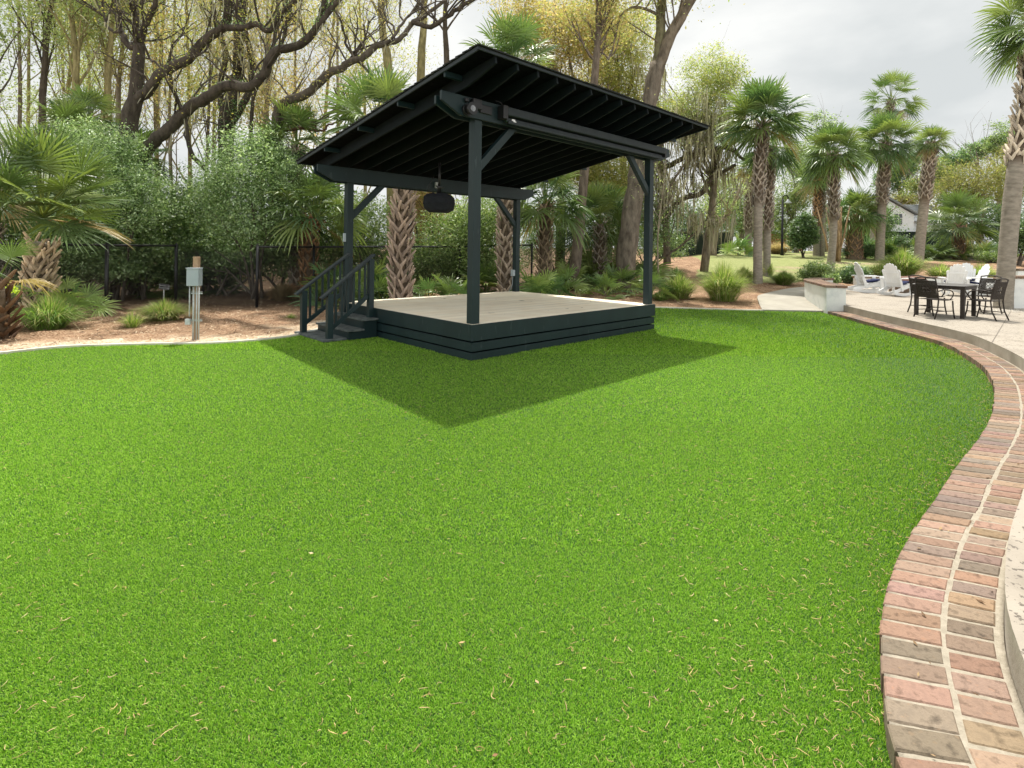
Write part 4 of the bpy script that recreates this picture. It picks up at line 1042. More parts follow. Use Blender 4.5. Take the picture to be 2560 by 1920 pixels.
# ------------------------------------------------------------------ patio dining table and chairs
def dchair(label, loc, rz):
    t = thing('patio_chair', label, 'chair', loc, 'dark woven patio chairs round the dining table', rz); t.scale = (.9, .9, .96)
    B = lambda n, g, m='wicker', **k: g.build(n, M[m], t, world=False, **k)
    for s in (-1, 1):
        y = s * .25
        g = Geo(); g.tube([[.22, y, .40], [.24, y, .2], [.29, y, 0]], .016, 8); B('leg', g)
        g = Geo(); g.tube([[-.24, y, .42], [-.27, y, .2], [-.36, y, 0]], .016, 8); B('leg', g)
        g = Geo(); g.tube([[-.24, y, .40], [-.25, y, .5], [-.28, y, .68], [-.34, y * .98, .90]], .015, 8); B('back_frame', g)
        g = Geo(); g.tube(catmull([[-.26, y, .62], [-.1, y * 1.08, .655], [.1, y * 1.12, .64], [.20, y * 1.1, .58], [.20, y * 1.04, .50], [.14, y, .43]], 4), .013, 7); B('armrest', g)
        g = Geo(); g.tube([[.25, y, .17], [-.27, y, .17]], .010, 6); B('stretcher', g)
    g = Geo(); g.tube([[-.02, -.25, .17], [-.02, .25, .17]], .010, 6); B('stretcher', g)
    g = Geo(); g.tube(catmull([[-.34, -.245, .90], [-.35, -.12, .925], [-.352, 0, .93], [-.35, .12, .925], [-.34, .245, .90]], 4), .015, 8); g.tube([[-.325, -.24, .85], [-.33, .24, .85]], .009, 6); B('top_rail', g)
    g = Geo()      # woven seat
    for i in range(26):
        x = -.24 + i * .0195; g.box([x, 0, .425 + .012 * math.sin(i / 25 * PI) * -1], (.0155, .48, .012))
    for i in range(24):
        y = -.235 + i * .0205; g.box([0, y, .423], (.48, .0125, .010))
    B('seat', g)
    g = Geo()      # woven back with open scrollwork
    bd = np.array([-.20, 0, .98]); bn = np.array([.98, 0, .20]); b0 = np.array([-.252, 0, .47])
    A_ = np.array([bn, [0, 1, 0], bd])
    for i in range(19):
        h = i * .021
        if 6 < i < 14:
            g.box(b0 + bd * h + np.array([0, -.165, 0]), (.008, .14, .016), A_); g.box(b0 + bd * h + np.array([0, .165, 0]), (.008, .14, .016), A_)
        else: g.box(b0 + bd * h, (.008, .47, .016), A_)
    for i in range(23):
        y = -.23 + i * .021
        if abs(y) < .09: g.box(b0 + bd * .06 + np.array([0, y, 0]), (.008, .009, .13), A_); g.box(b0 + bd * .335 + np.array([0, y, 0]), (.008, .009, .09), A_)
        else: g.box(b0 + bd * .19, (.008, .009, .38), A_) if False else g.box(b0 + bd * .19 + np.array([0, y, 0]), (.008, .009, .38), A_)
    for a0 in (0, 1, 2, 3):
        th = np.linspace(0, 2 * PI, 12); cy = (-.045, .045, -.045, .045)[a0]; ch = (.165, .165, .245, .245)[a0]
        g.tube([b0 + bd * (ch + .036 * math.sin(x)) + np.array([0, cy + .040 * math.cos(x), 0]) for x in th], .006, 5)
    B('backrest', g)
    return t
tpos = np.array([9.93, 12.34, PZ + .002])
tt_ = thing('patio_table', 'dark square patio table with its corner towards the lawn', 'table', tpos)
ax = np.array([[math.cos(.64), math.sin(.64), 0], [-math.sin(.64), math.cos(.64), 0], [0, 0, 1.]])
g = Geo(); g.box(tpos + [0, 0, .705], (.98, .98, .03), ax); g.build('tabletop', M['tabletop'], tt_, bevel=.012)
g = Geo()
for s in (-1, 1): g.box(tpos + ax[1] * s * .45 + [0, 0, .655], (.92, .03, .06), ax); g.box(tpos + ax[0] * s * .45 + [0, 0, .655], (.03, .86, .06), ax)
g.build('apron', M['wicker'], tt_)
for a in (-1, 1):
    for b_ in (-1, 1):
        g = Geo(); g.box(tpos + ax[0] * a * .42 + ax[1] * b_ * .42 + [0, 0, .344], (.075, .075, .688), ax); g.build('leg', M['wicker'], tt_, bevel=.006)
# chairs: +x of a chair points at the table
def chair_at(label, px, Yd, rz): dchair(label, patio_at(px, Yd), rz)
chair_at('dark woven chair nearest the lawn on the near left side of the table', 2340, 11.9, math.radians(16))
chair_at('dark woven chair behind the near left one, half hidden by it', 2322, 12.75, math.radians(8))
chair_at('dark woven chair on the near right side of the table', 2464, 11.75, math.radians(112))
chair_at('dark woven chair on the far right of the table by the palm trunk', 2456, 13.0, math.radians(195))

# ------------------------------------------------------------------ electric post, sign
bp_ = G(485, 851); ep = thing('electric_post', 'grey electrical box and conduits on a short timber post by the kerb', 'electric post', bp_)
Yd = bp_[1]; s = Yd / F0
X0 = bp_[0]
def E(px, py, dy=0.): 
    q = P(px, py, Yd + dy); return q
zt_ = E(488, 642)[2]
g = Geo(); g.box([X0 + .0, Yd + .05, zt_ / 2], (.085, .085, zt_)); g.build('timber_post', M['wood'], ep, bevel=.004)
g = Geo(); zc0, zc1 = E(490, 714)[2], E(490, 671)[2]; xc = E(491.5, 690)[0]
g.box([xc, Yd - .06, (zc0 + zc1) / 2], (.205, .13, zc1 - zc0)); bxo = g.build('electric_box', M['greybox'], ep, bevel=.006)
g = Geo(); g.box([xc, Yd - .066, zc1 + .006], (.217, .15, .014)); g.tube([[xc + .09, Yd - .13, (zc0 + zc1) / 2], [xc + .115, Yd - .13, (zc0 + zc1) / 2]], .008, 6); g.build('box_lid', M['greybox'], bxo, bevel=.003)
for dx_ in (-.085, -.018, .035, .075):
    g = Geo(); z0 = .0 if dx_ > -.05 else E(475, 790)[2]; g.tube([[xc + dx_, Yd - .05, zc0 + .01], [xc + dx_ + (.004 if dx_ > 0 else 0), Yd - .05, z0]], .011 if dx_ != -.018 else .014, 8); g.build('conduit', M['steel'], ep)
for z_ in (E(490, 733)[2], E(490, 801)[2]):
    g = Geo(); g.box([xc + .03, Yd - .035, z_], (.19, .02, .016)); g.box([xc + .03, Yd - .035, z_ + .025], (.19, .02, .006)); g.build('strap', M['steel'], ep)
g = Geo(); q = E(478, 803); g.box([q[0] - .01, Yd - .07, q[2]], (.085, .06, .10)); g.build('junction_box', M['steel'], ep, bevel=.006)
# alligator sign
sp_ = T(406, 752, 9.5); sg = thing('warning_sign', 'small black warning sign with white lettering on a white stake', 'sign', sp_)
Ys = sp_[1]; q = P(411, 717, Ys); ti = -.13; ax = np.array([[math.cos(ti), 0, math.sin(ti)], [0, 1, 0], [-math.sin(ti), 0, math.cos(ti)]])
g = Geo(); g.box(q, (.30, .012, .165), ax); pn = g.build('sign_panel', M['black'], sg)
g = Geo()
for a, b_, c_, d_ in ((0, .073, .28, .004), (0, -.073, .28, .004), (-.14, 0, .004, .15), (.14, 0, .004, .15)): g.box(q + ax[0] * a + ax[2] * b_ + [0, -.008, 0], (c_, .003, d_), ax)
g.build('sign_border', M['white'], pn)
for txt, dz in (('BEWARE OF', .028), ('ALLIGATORS', -.032)):
    cu = bpy.data.curves.new('lettering', 'FONT'); cu.body = txt; cu.size = .052; cu.align_x = 'CENTER'; cu.align_y = 'CENTER'; cu.extrude = .001; cu.offset = .0
    tmp = bpy.data.objects.new('lettering', cu); me_ = bpy.data.meshes.new_from_object(tmp); bpy.data.objects.remove(tmp)
    o = bpy.data.objects.new('lettering', me_); COL.objects.link(o); me_.materials.clear(); me_.materials.append(M['white']); o.parent = pn
    wp = q + ax[2] * dz + np.array([0, -.0085, 0]); o.location = Vector(wp) - Vector(sp_); o.rotation_euler = (PI / 2, -ti, 0)
g = Geo(); g.tube([[q[0] - .02, Ys + .012, sp_[2] - .1], [q[0] - .02, Ys + .012, q[2] - .02]], .018, 6); g.build('stake', M['white'], sg)

# ------------------------------------------------------------------ chain link fence
fpx = [(-330, 11.6), (-20, 12.3), (268, 12.4), (441, 14.7), (644, 14.4), (785, 15.8), (1020, 17.2), (1150, 18.2), (1330, 19.6)]
fpts = []
for px, Yd in fpx:
    p = P(px, 610, Yd); fpts.append(np.array([p[0], Yd, float(terrain(p[0], Yd))]))
def fence(label, pts, hgt, railed, name='chain_link_fence', cell=.062, mesh_m='black', wire=.0036, group='chain link fences'):
    t = thing(name, label, 'fence', pts[0], group)
    for i, p in enumerate(pts):
        g = Geo(); g.tube([p - [0, 0, .1], p + [0, 0, hgt + .02]], .042 if i in (2, 3, 4) else .036, 8); g.tube([p + [0, 0, hgt + .02], p + [0, 0, hgt + .06]], [.034, .01], 8); g.build('post', M['black'], t)
    for i in range(len(pts) - 1):
        a, b_ = pts[i], pts[i + 1]; Ls = np.linalg.norm(b_ - a); d = (b_ - a) / Ls
        if railed[i]:
            g = Geo(); g.tube([a + [0, 0, hgt - .02], b_ + [0, 0, hgt - .02]], .028, 7); g.build('top_rail', M['black'], t)
        g = Geo(); h = hgt - .06 if railed[i] else hgt - .2; n = int(Ls / cell); 
        S_, H_ = [], []
        off_ = np.array([0, -.03, .03])
        for k in range(-int(h / cell), n + 1):
            for sg_ in (0, 1):
                s0 = k * cell; s1 = s0 + h; z0, z1 = 0, h
                if s0 < 0: z0 = -s0; s0 = 0
                if s1 > Ls: z1 = h - (s1 - Ls); s1 = Ls
                if s1 - s0 < .05: continue
                if sg_: s0, s1 = Ls - s0, Ls - s1
                S_.append(((s0, z0), (s1, z1)))
        S_ = np.array(S_); 
        A0 = a + off_ + d * S_[:, 0, :1] + np.array([0, 0, 1.]) * S_[:, 0, 1:]; A1 = a + off_ + d * S_[:, 1, :1] + np.array([0, 0, 1.]) * S_[:, 1, 1:]
        w1 = np.array([0, 0, wire]); w2 = np.array([0, wire, -wire * .5]); w3 = np.array([0, -wire, -wire * .5])
        V = np.stack([A0 + w1, A0 + w2, A0 + w3, A1 + w1, A1 + w2, A1 + w3], 1); q = np.arange(len(S_))[:, None] * 6
        g.add(V.reshape(-1, 3), np.concatenate([q + [0, 1, 4, 3], q + [1, 2, 5, 4], q + [2, 0, 3, 5]])); g.build('wire_mesh', M[mesh_m], t)
    return t
fence('black chain link fence running along the edge of the wood', fpts, 1.63, [1, 1, 1, 0, 1, 1, 1, 1])
# far screened fence
fp2 = [TP(1640, 34.), TP(1705, 37.), TP(1765, 40.), TP(1830, 43.)]
t = thing('screened_fence', 'dark green screened fence along the far edge of the mulch', 'fence', fp2[0])
for i, p in enumerate(fp2):
    g = Geo(); g.tube([p - [0, 0, .1], p + [0, 0, 1.7]], .04, 7); g.build('post', M['black'], t)
    if i < 3: 
        g = Geo(); a, b_ = p, fp2[i + 1]; d = b_ - a; g.prism([a + [0, 0, -.05], b_ + [0, 0, -.05], b_ + [0, 0, 1.6], a + [0, 0, 1.6]], [0, .02, 0]); g.build('screen_cloth', M['screen'], t)

# ------------------------------------------------------------------ distant things
lb = TP(1955, 40.); t = thing('street_lamp', 'black gooseneck lamp post on the far lawn', 'lamp post', lb)
zt_ = P(1955, 497, 40.)[2]
g = Geo(); g.tube([lb - [0, 0, .1], lb + [0, 0, .5], [lb[0], lb[1], zt_]], [.14, .09, .07], 8); g.build('pole', M['black'], t)
g = Geo(); th = np.linspace(PI, -.15, 9); g.tube([[lb[0] + .2 + .2 * math.cos(a), lb[1], zt_ + .28 * math.sin(a)] for a in th], .04, 6); g.build('arm', M['black'], t)
g = Geo(); g.tube([[lb[0] + .4, lb[1], zt_ - z] for z in (.02, .14, .28, .32)], [.05, .09, .24, .25], 12); g.build('lamp_shade', M['steel'], t)
# red timber fence by the pool
rf_ = TP(1925, 56.); t = thing('timber_fence', 'short red timber fence far off beyond the lamp post', 'fence', rf_)
z0 = P(1960, 602, 56.)[2]; z1 = P(1960, 585, 56.)[2]
g = Geo()
for k in range(18): g.box([rf_[0] + k * .2, 56., (rf_[2] + z1) / 2], (.17, .04, z1 - rf_[2]))
g.build('fence_boards', M['redwood'], t)
g = Geo(); g.box([rf_[0] + 1.7, 56.04, z1 - .15], (3.6, .04, .1)); g.build('rail', M['redwood'], t)
# pool deck and loungers
g = Geo(); pd = [TP(2105, 40), TP(2290, 38.), TP(2600, 36.), TP(2700, 46.), TP(2300, 52.), TP(2000, 50.)]
pz = 1.62; g.prism([np.array([p[0], p[1], pz - .6]) for p in pd], [0, 0, .62]); tag(g.build('pool_deck', M['concrete']), kind='structure')
def lounger(label, loc, rz, col='white'):
    t = thing('pool_lounger', label, 'lounger', loc, 'white pool furniture in the distance', rz)
    B = lambda n, g: g.build(n, M['concrete' if loc[0] > 30 else col], t, world=False)
    g = Geo(); g.box([.2, 0, .33], (1.3, .6, .06)); B('seat', g)
    g = Geo(); g.box([-.66, 0, .68], (.85, .6, .05), np.array([[-.5, 0, .866], [0, 1, 0], [-.866, 0, -.5]])); B('backrest', g)
    for x in (-.3, .75):
        for y in (-.26, .26): g = Geo(); g.box([x, y, .15], (.05, .05, .3)); B('leg', g)
for i, (px, Yd, rz, lab) in enumerate([(2395, 40., 1.9, 'pale pool lounger left of the shaded fan palm at the pool'), (2432, 40.5, 2.2, 'pale pool lounger farther right at the pool, beside the leaning palm'), (1985, 50., .4, 'white pool lounger right of the dark round bush'), (1972, 47., 2.8, 'white pool lounger left of the dark round bush')]):
    p = P(px, 600, Yd); z = pz + .02 if px > 2100 else float(terrain(p[0], Yd)); lounger(lab, (p[0], Yd, z), rz)
# white house
Yh = 70.; hx = P(2250, 560, Yh)[0]; zg = 1.8; hb = thing('white_house', 'white house with grey metal roof and dark ground floor beyond the palms', 'house', (hx, Yh, zg))
ze = P(2250, 536, Yh)[2]; zr_ = P(2230, 507, Yh)[2]
g = Geo(); x0, x1 = hx - 7, hx + 6.0
g.prism([[x0, Yh, zg], [x1 - 4.2, Yh, zg], [x1 - 4.2, Yh, ze], [(x0 + x1 - 4.2) / 2, Yh, zr_ + .9], [x0, Yh, ze]], [0, 9, 0]); g.build('wall', M['siding'], hb)
xm = (x0 + x1 - 4.2) / 2; xr = x1 - 4.2
g = Geo(); g.prism([[x0 - .4, Yh - .4, ze - .1], [xm, Yh - .4, zr_ + 1.0], [xr + .4, Yh - .4, ze - .1], [xr + .4, Yh - .4, ze + .1], [xm, Yh - .4, zr_ + 1.25], [x0 - .4, Yh - .4, ze + .1]], [0, 9.8, 0]); g.build('roof', M['roofm'], hb)
g = Geo(); g.box([xr + 2.9, Yh + 5, (zg + ze) / 2 - .3], (5.6, 7, ze - zg - .6)); g.build('side_wing', M['siding'], hb)
g = Geo(); g.prism([[xr + .02, Yh + .8, ze - .9], [xr + 6.2, Yh + .8, ze - .9], [xr + 6.2, Yh + 5, ze + 1.6], [xr + .02, Yh + 5, ze + 1.6]], [0, 0, .15]); g.build('wing_roof', M['roofm'], hb)
for wx, wz in ((hx - .25, P(2257, 548, Yh)[2]), (hx - 4.6, P(2257, 548, Yh)[2])):
    g = Geo(); g.box([wx, Yh - .03, wz], (.95, .06, 1.35)); wf = g.build('window', M['glass'], hb)
    g = Geo(); g.box([wx, Yh - .08, wz], (.08, .03, 1.35)); g.box([wx, Yh - .08, wz + .1], (.95, .03, .07)); g.build('glazing_bar', M['white'], wf)
g = Geo(); g.box([hx - .5, Yh - .5, zg + 1.25], (12.5, .9, 2.9)); g.build('dark_ground_floor', M['screen'], hb)
#@@PLANTS
# ------------------------------------------------------------------ palms on the right
def palm_px(label, base, boots_px, top_px, r, seed, Yd=None, **kw):
    b = T(*base) if Yd is None else TP(base[0], Yd)
    Y = b[1]; pts = [b]; 
    for q in boots_px: pts.append(P(q[0], q[1], Y))
    pts.append(P(top_px[0], top_px[1], Y))
    return palm(label, pts, r, seed, **kw)
Z6 = lambda x, y: (1750 + .4822 * x, .4822 * y)
GP = 'cabbage palms beyond the patio'
palm_px('tall cabbage palm with smooth pale lower trunk, left of the path', Z6(300, 1470), [Z6(303, 1010)], Z6(327, 640), .185, 11, group=GP, boots=(.52, 1), R=.95, nf=48, pet=0.9, top=None, droop=.45, el=(-.4, 1.5))
palm_px('cabbage palm just behind the tall smooth trunked one left of the path', Z6(345, 1430), [Z6(352, 1100)], Z6(372, 760), .17, 12, group=GP, boots=(.38, 1), R=0.8, nf=26, pet=0.6, el=(-.9, .9))
palm_px('thin distant cabbage palm between the mossy oak and the lamp post', Z6(250, 1293), [Z6(252, 1100)], Z6(262, 880), .26, 13, group=GP, boots=(.3, 1), R=0.8, nf=22, pet=0.6, dead=5, Yd=41)
palm_px('cabbage palm rising behind the curved seat wall with bushy drooping crown', Z6(675, 1400), [Z6(692, 1170)], Z6(692, 800), .19, 14, group=GP, boots=(.45, 1), R=0.9, nf=48, pet=0.75, droop=0.6, bsz=1.15, el=(-.6, 1.5))
palm_px('distant cabbage palm with twin partner beside the dark round bush', Z6(603, 1305), [Z6(606, 1130)], Z6(612, 930), .22, 15, group=GP, boots=(.42, 1), R=0.95, nf=26, pet=0.7, bootc=(.32, .2, .12), Yd=40)
palm_px('distant slim palm trunk next to the one beside the dark round bush', Z6(632, 1305), [Z6(634, 1130)], Z6(640, 900), .18, 16, group=GP, boots=(.5, 1), R=0.8, nf=18, pet=0.6, Yd=40)
palm_px('short stout fan palm with rough trunk between taller trunks', Z6(800, 1345), [Z6(800, 1250)], Z6(815, 1120), .42, 17, group=GP, boots=(0, 1), R=1.0, nf=40, pet=0.85, droop=0.6, bootc=(.22, .15, .10), bsz=.8)
palm_px('cabbage palm with smooth lower trunk right of the short stout one', Z6(930, 1350), [Z6(945, 1040)], Z6(965, 740), .26, 18, group=GP, boots=(.5, 1), R=1.05, nf=48, pet=0.9, droop=0.5, el=(-.75, 1.5))
palm_px('tallest palm with a layered crown above the others', Z6(885, 1312), [Z6(915, 1080), Z6(965, 760)], Z6(990, 520), .27, 19, group=GP, boots=(.45, 1), R=1.1, nf=30, pet=1.4, droop=.4, el=(-.75, 1.5))
palm_px('cabbage palm with a small compact crown, right of the tallest', Z6(1130, 1370), [Z6(1165, 1030)], Z6(1203, 740), .26, 20, group=GP, boots=(.55, 1), R=0.62, nf=26, pet=0.42, droop=.5, el=(-.75, 1.5))
palm_px('low spreading fan palm in front of the dark hedge by the pool', Z6(1345, 1275), [Z6(1343, 1240)], Z6(1345, 1170), .30, 21, group=GP, boots=(0, 1), R=1.15, nf=30, pet=1.2, droop=.4, bootc=(.22, .15, .1), bsz=.8, Yd=37, cols=PALM * .8)
bR = np.array([PR[0], PR[1], PZ - .03])
palm('leaning cabbage palm growing through the patio beside the dining set', [bR, P(2536, 448, 14.1), P(2562, 330, 14.15), P(2600, 60, 14.2)], .195, 22, group=GP, boots=(.52, 1), R=.72, nf=40, pet=.56, droop=.45, bsz=1.3, bootc=(.42, .38, .33), el=(-.75, 1.5))
for i, (x, y, R_, n_, lab) in enumerate([(1200, 1285, 1.1, 16, 'low dark fan palm beside the smooth trunk near the pool'), (1310, 1320, 1.1, 18, 'low fan palm left of the pool loungers'), (1440, 1320, 1.0, 16, 'low fan palm in front of the pool loungers'),
        (985, 1270, 1.1, 16, 'low fan palm under the white house'), (850, 1250, 1.1, 12, 'yellowish low fan palm between two palm trunks'), (195, 1290, 1.2, 12, 'pale low fan palm left of the distant thin palm'), (1525, 1330, .8, 14, 'low fan palm touching the leaning trunk'), (1090, 1240, 1.1, 14, 'low fan palm behind the small crowned palm')]):
    p = T(*Z6(x, y)) if y > 1325 else TP(Z6(x, y)[0], 36.5 + (i % 3)); fan_shrub(lab, p, R_, n_, 40 + i, pet=.9, cols=PALM * (1.5 if i in (4, 5) else .8))

# ------------------------------------------------------------------ palms on the left and behind the stage
palm('broad fan palm at the left with big upright fronds and shaggy trunk', [np.array([P(103, 600, 11.9)[0], 11.9, 0]), P(101, 690, 11.85), P(106, 605, 11.8)], .155, 31, boots=(.02, .95), R=0.82, nf=30, pet=0.85, droop=0.22, nl=40, bsz=1.45, bootc=(.42, .35, .27), cols=np.array([(.10, .145, .035), (.14, .185, .045), (.07, .11, .035)]), group='palms along the wood', nb=60, dead=1, el=(.0, 1.5), top=P(108, 530, 11.8))
palm('stumpy palm with dead brown leaf bases cut by the left frame edge', [np.array([*G(-2, 845)[:2], 0]), P(-6, 760, 8.9), P(-10, 705, 8.9)], .11, 32, boots=(.0, 1), R=0.4, nf=4, pet=.4, bootc=(.10, .06, .035), bsz=1.6, group='palms along the wood', nb=20, dead=1, el=(.2, 1.3))
leafy_bush('small lime green seedling beside the stumpy palm', G(26, 800), [(P(33, 722, 10.2), (.12, .1, .08))], 40, np.array([(.5, .6, .08)]), 77, lsz=.09, name='seedling', cat='seedling', stems=1)
GB = 'palms along the wood'
palm('booted cabbage palm close behind the stage, left of the front post', [np.array([P(1004, 700, 14.3)[0], 14.3, 0]), P(1002, 600, 14.3), P(1010, 470, 14.3), P(1000, 330, 14.6)], .172, 33, boots=(0, 1), R=0.85, nf=26, pet=0.75, group=GB, bsz=1.5, bootc=(.33, .27, .235), droop=.35, top=P(948, 315, 14.9))
palm('booted cabbage palm behind the far corner post of the stage', [np.array([P(1268, 700, 16.2)[0], 16.2, 0]), P(1264, 600, 16.2), P(1270, 480, 16.2), P(1288, 200, 16.4)], .158, 134, boots=(0, 1), R=0.8, nf=28, pet=0.75, group=GB, bsz=1.35, bootc=(.32, .27, .235), droop=.4, top=P(1285, 175, 16.4))
palm('drooping fan palm behind the left rear post of the stage', [TP(772, 16.2), P(775, 590, 16.2), P(790, 545, 16.2)], .17, 35, boots=(0, 1), R=0.75, nf=30, pet=0.75, group=GB, bootc=(.2, .12, .07), droop=0.6, nl=26)
palm('drooping fan palm right of the far corner post', [TP(1360, 17.5), P(1362, 580, 17.5), P(1365, 510, 17.5)], .17, 36, boots=(0, 1), R=0.8, nf=36, pet=0.75, group=GB, bootc=(.25, .2, .15), droop=0.6, nl=28)
palm('fan palm in the shade between the two oak trunks', [TP(1500, 21.5), P(1500, 560, 21.5)], .17, 37, boots=(0, 1), R=0.9, nf=28, pet=0.8, group=GB, droop=0.5, cols=PALM * .8)
palm('fan palm poking above the shrubs left of the oak', [TP(165, 17.), P(168, 420, 17.), P(172, 335, 17.)], .17, 38, boots=(0, 1), R=0.65, nf=18, pet=0.5, group=GB, cols=PALM * .8)
palm('fan palm crown above the shrubs under the oak trunk', [TP(218, 18.), P(220, 420, 18.), P(222, 300, 18.)], .17, 39, boots=(0, 1), R=0.65, nf=16, pet=0.5, group=GB, cols=PALM * .75)
palm('fan palm half buried in the shrubs beside the oak trunk', [TP(335, 17.), P(335, 500, 17.), P(335, 400, 17.)], .17, 46, boots=(0, 1), R=0.65, nf=18, pet=0.5, group=GB, cols=PALM * .8)
palm('fan palm by the roof tip of the pavilion', [TP(745, 17.5), P(745, 500, 17.5), P(742, 370, 17.5)], .17, 47, boots=(0, 1), R=0.8, nf=26, pet=0.7, group=GB, cols=PALM * .8, droop=0.5)
palm('dark fan palm at the left frame edge behind the fence', [TP(-20, 14.), P(-22, 560, 14.), P(-25, 490, 14.)], .17, 48, boots=(0, 1), R=0.6, nf=14, pet=0.5, group=GB, cols=PALM * .9, droop=0.4)
for i, (px, Yd, R_, n_, k_, lab) in enumerate([(1345, 15.9, .62, 18, 1.4, 'bright low fan palm just behind the deck, right of the corner post'), (1395, 16.6, .6, 16, 1.2, 'low fan palm beside the slim oak trunk'), (1420, 19.5, .6, 14, 1.0, 'low fan palm behind the slim oak trunk'),
        (1515, 17.8, .55, 12, 1.3, 'low fan palm in the straw between the two oaks'), (1545, 19.5, .7, 14, 1.0, 'low fan palm at the foot of the big oak'), (1628, 17.2, .5, 12, 1.0, 'low fan palm right of the front right post'), (1600, 22., 1.1, 14, .9, 'spiky fan palm behind the front right post'),
        (955, 15., .6, 16, 1.0, 'low fan palm left of the booted palm'), (890, 14.4, .55, 14, .8, 'low fan palm behind the stair rail'), (1075, 15.6, .5, 12, 1.0, 'low fan palm right of the booted palm'), (1140, 15.2, .6, 14, .9, 'low fan palm seen past the front post'),
        (175, 12.0, .55, 12, 1.5, 'small bright fan palm at the foot of the broad left palm'), (75, 12.1, .5, 9, 1.2, 'small fan palm left of the broad palm trunk'), (850, 15.5, .9, 16, .9, 'upright fan palm behind the left rear post'), (930, 16.2, 1.0, 18, .8, 'large fan palm left of the booted trunk'), (1470, 22., 1.2, 18, .8, 'large shaded fan palm behind the slim oak'), (1215, 18., 1.0, 16, .7, 'shaded fan palm left of the second booted palm'), (430, 17., 1.0, 16, .6, 'shaded fan palm behind the fence corner'), (540, 18., .9, 14, .5, 'shaded fan palm behind the electric post')]):
    p = TP(px, Yd); fan_shrub(lab, p, R_, n_, 60 + i, pet=.45 + .3 * R_, cols=PALM * k_, group='low fan palms by the wood')

# ------------------------------------------------------------------ live oak with long crooked limbs
def Z1(x, y): return x * .5425, y * .5425
def Z8(x, y): return 600 + x * .2893, y * .2893
def limb(g, tips, rng, pts, r0, r1, Y0, Y1, twigs=10, tl=1.6, px=Z1, col=(.5, .46, .42), tr=.035):
    m = len(pts); w = [P(*px(x, y), Y0 + (Y1 - Y0) * i / (m - 1)) for i, (x, y) in enumerate(pts)]
    q = catmull(w, 4); q += rng.normal(size=q.shape) * .015
    rad = np.linspace(r0, r1, len(q)) * .86; g.tube(q, rad, 9, col, noise=.16, rng=rng)
    for k in range(twigs):
        i = rng.integers(len(q) // 6, len(q)); a = rng.random() * 6.28
        grow(g, tips, rng, q[i], [math.cos(a) * .6, math.sin(a) * .6, .5 + .6 * rng.random()], tl * rng.uniform(.5, 1.3), tr, 2, 5, .2, .6, col, (2, 4), .2)
    return q
rng = np.random.default_rng(70)
ob = TP(320, 16.5); ok = thing('live_oak', 'dark live oak with long crooked limbs reaching over the shrubs', 'tree', ob)
g = Geo(); tips = []; qs = []
qs.append(limb(g, tips, rng, [(560, 1000), (575, 760), (595, 560), (630, 430), (635, 300), (645, 200)], .36, .17, 16.5, 16.5, 2))
limb(g, tips, rng, [(645, 210), (600, 215), (555, 150), (545, 60), (530, -60)], .13, .08, 16.5, 16.8, 8)
limb(g, tips, rng, [(640, 220), (630, 120), (622, 0), (615, -120)], .12, .07, 16.5, 17, 7)
limb(g, tips, rng, [(645, 200), (670, 120), (700, 50), (735, -60)], .12, .07, 16.5, 16, 7)
limb(g, tips, rng, [(560, 150), (500, 130), (480, 60), (470, -30)], .06, .03, 16.6, 17, 5)
qs.append(limb(g, tips, rng, [(625, 460), (680, 420), (760, 325), (870, 270), (950, 175), (1035, 125), (1050, 50), (1060, -60)], .19, .13, 16.5, 15.6, 9))
qs.append(limb(g, tips, rng, [(1035, 125), (1110, 128), (1180, 112), (1240, 140), (1300, 60), (1380, -20)], .12, .07, 15.6, 15.3, 10))
qs.append(limb(g, tips, rng, [(600, 900), (650, 740), (690, 670), (780, 590), (860, 510), (950, 450), (1050, 392), (1150, 402), (1215, 340), (1262, 240), (1380, 208), (1450, 140), (1490, 50), (1500, -50)], .24, .10, 16.5, 14.6, 12))
qs.append(limb(g, tips, rng, [(1450, 140), (1510, 60), (1570, -10), (1620, -80)], .10, .06, 14.6, 14.4, 7))
limb(g, tips, rng, [(870, 270), (920, 250), (970, 240)], .06, .02, 16, 16, 3)
limb(g, tips, rng, [(760, 325), (700, 280), (660, 260)], .05, .02, 16.2, 16.2, 2)
g.build('trunk', M['bark'], ok)
tp = np.array(tips); k = rng.integers(0, len(tp), 9000); lp_ = tp[k] + rng.normal(size=(9000, 3)) * .22
g = Geo(); leaves(g, lp_, .055, np.array([(.10, .13, .04), (.2, .22, .06), (.3, .26, .08)]), rng); g.build('crown', M['leafthin'], ok)
g = Geo(); qa = np.vstack(qs); moss(g, np.vstack([qa - [0, 0, .06], tp[::3]]), rng, 420, (.2, .9)); tag(g.build('beard_moss', M['moss'], ok), kind='stuff')
g = Geo(); k = rng.integers(0, len(qa), 5200); lp_ = qa[k] + rng.normal(size=(5200, 3)) * .07 + [0, 0, .11]; leaves(g, lp_, .045, DARKG * 1.5, rng); g.build('resurrection_fern', M['leaf'], ok)

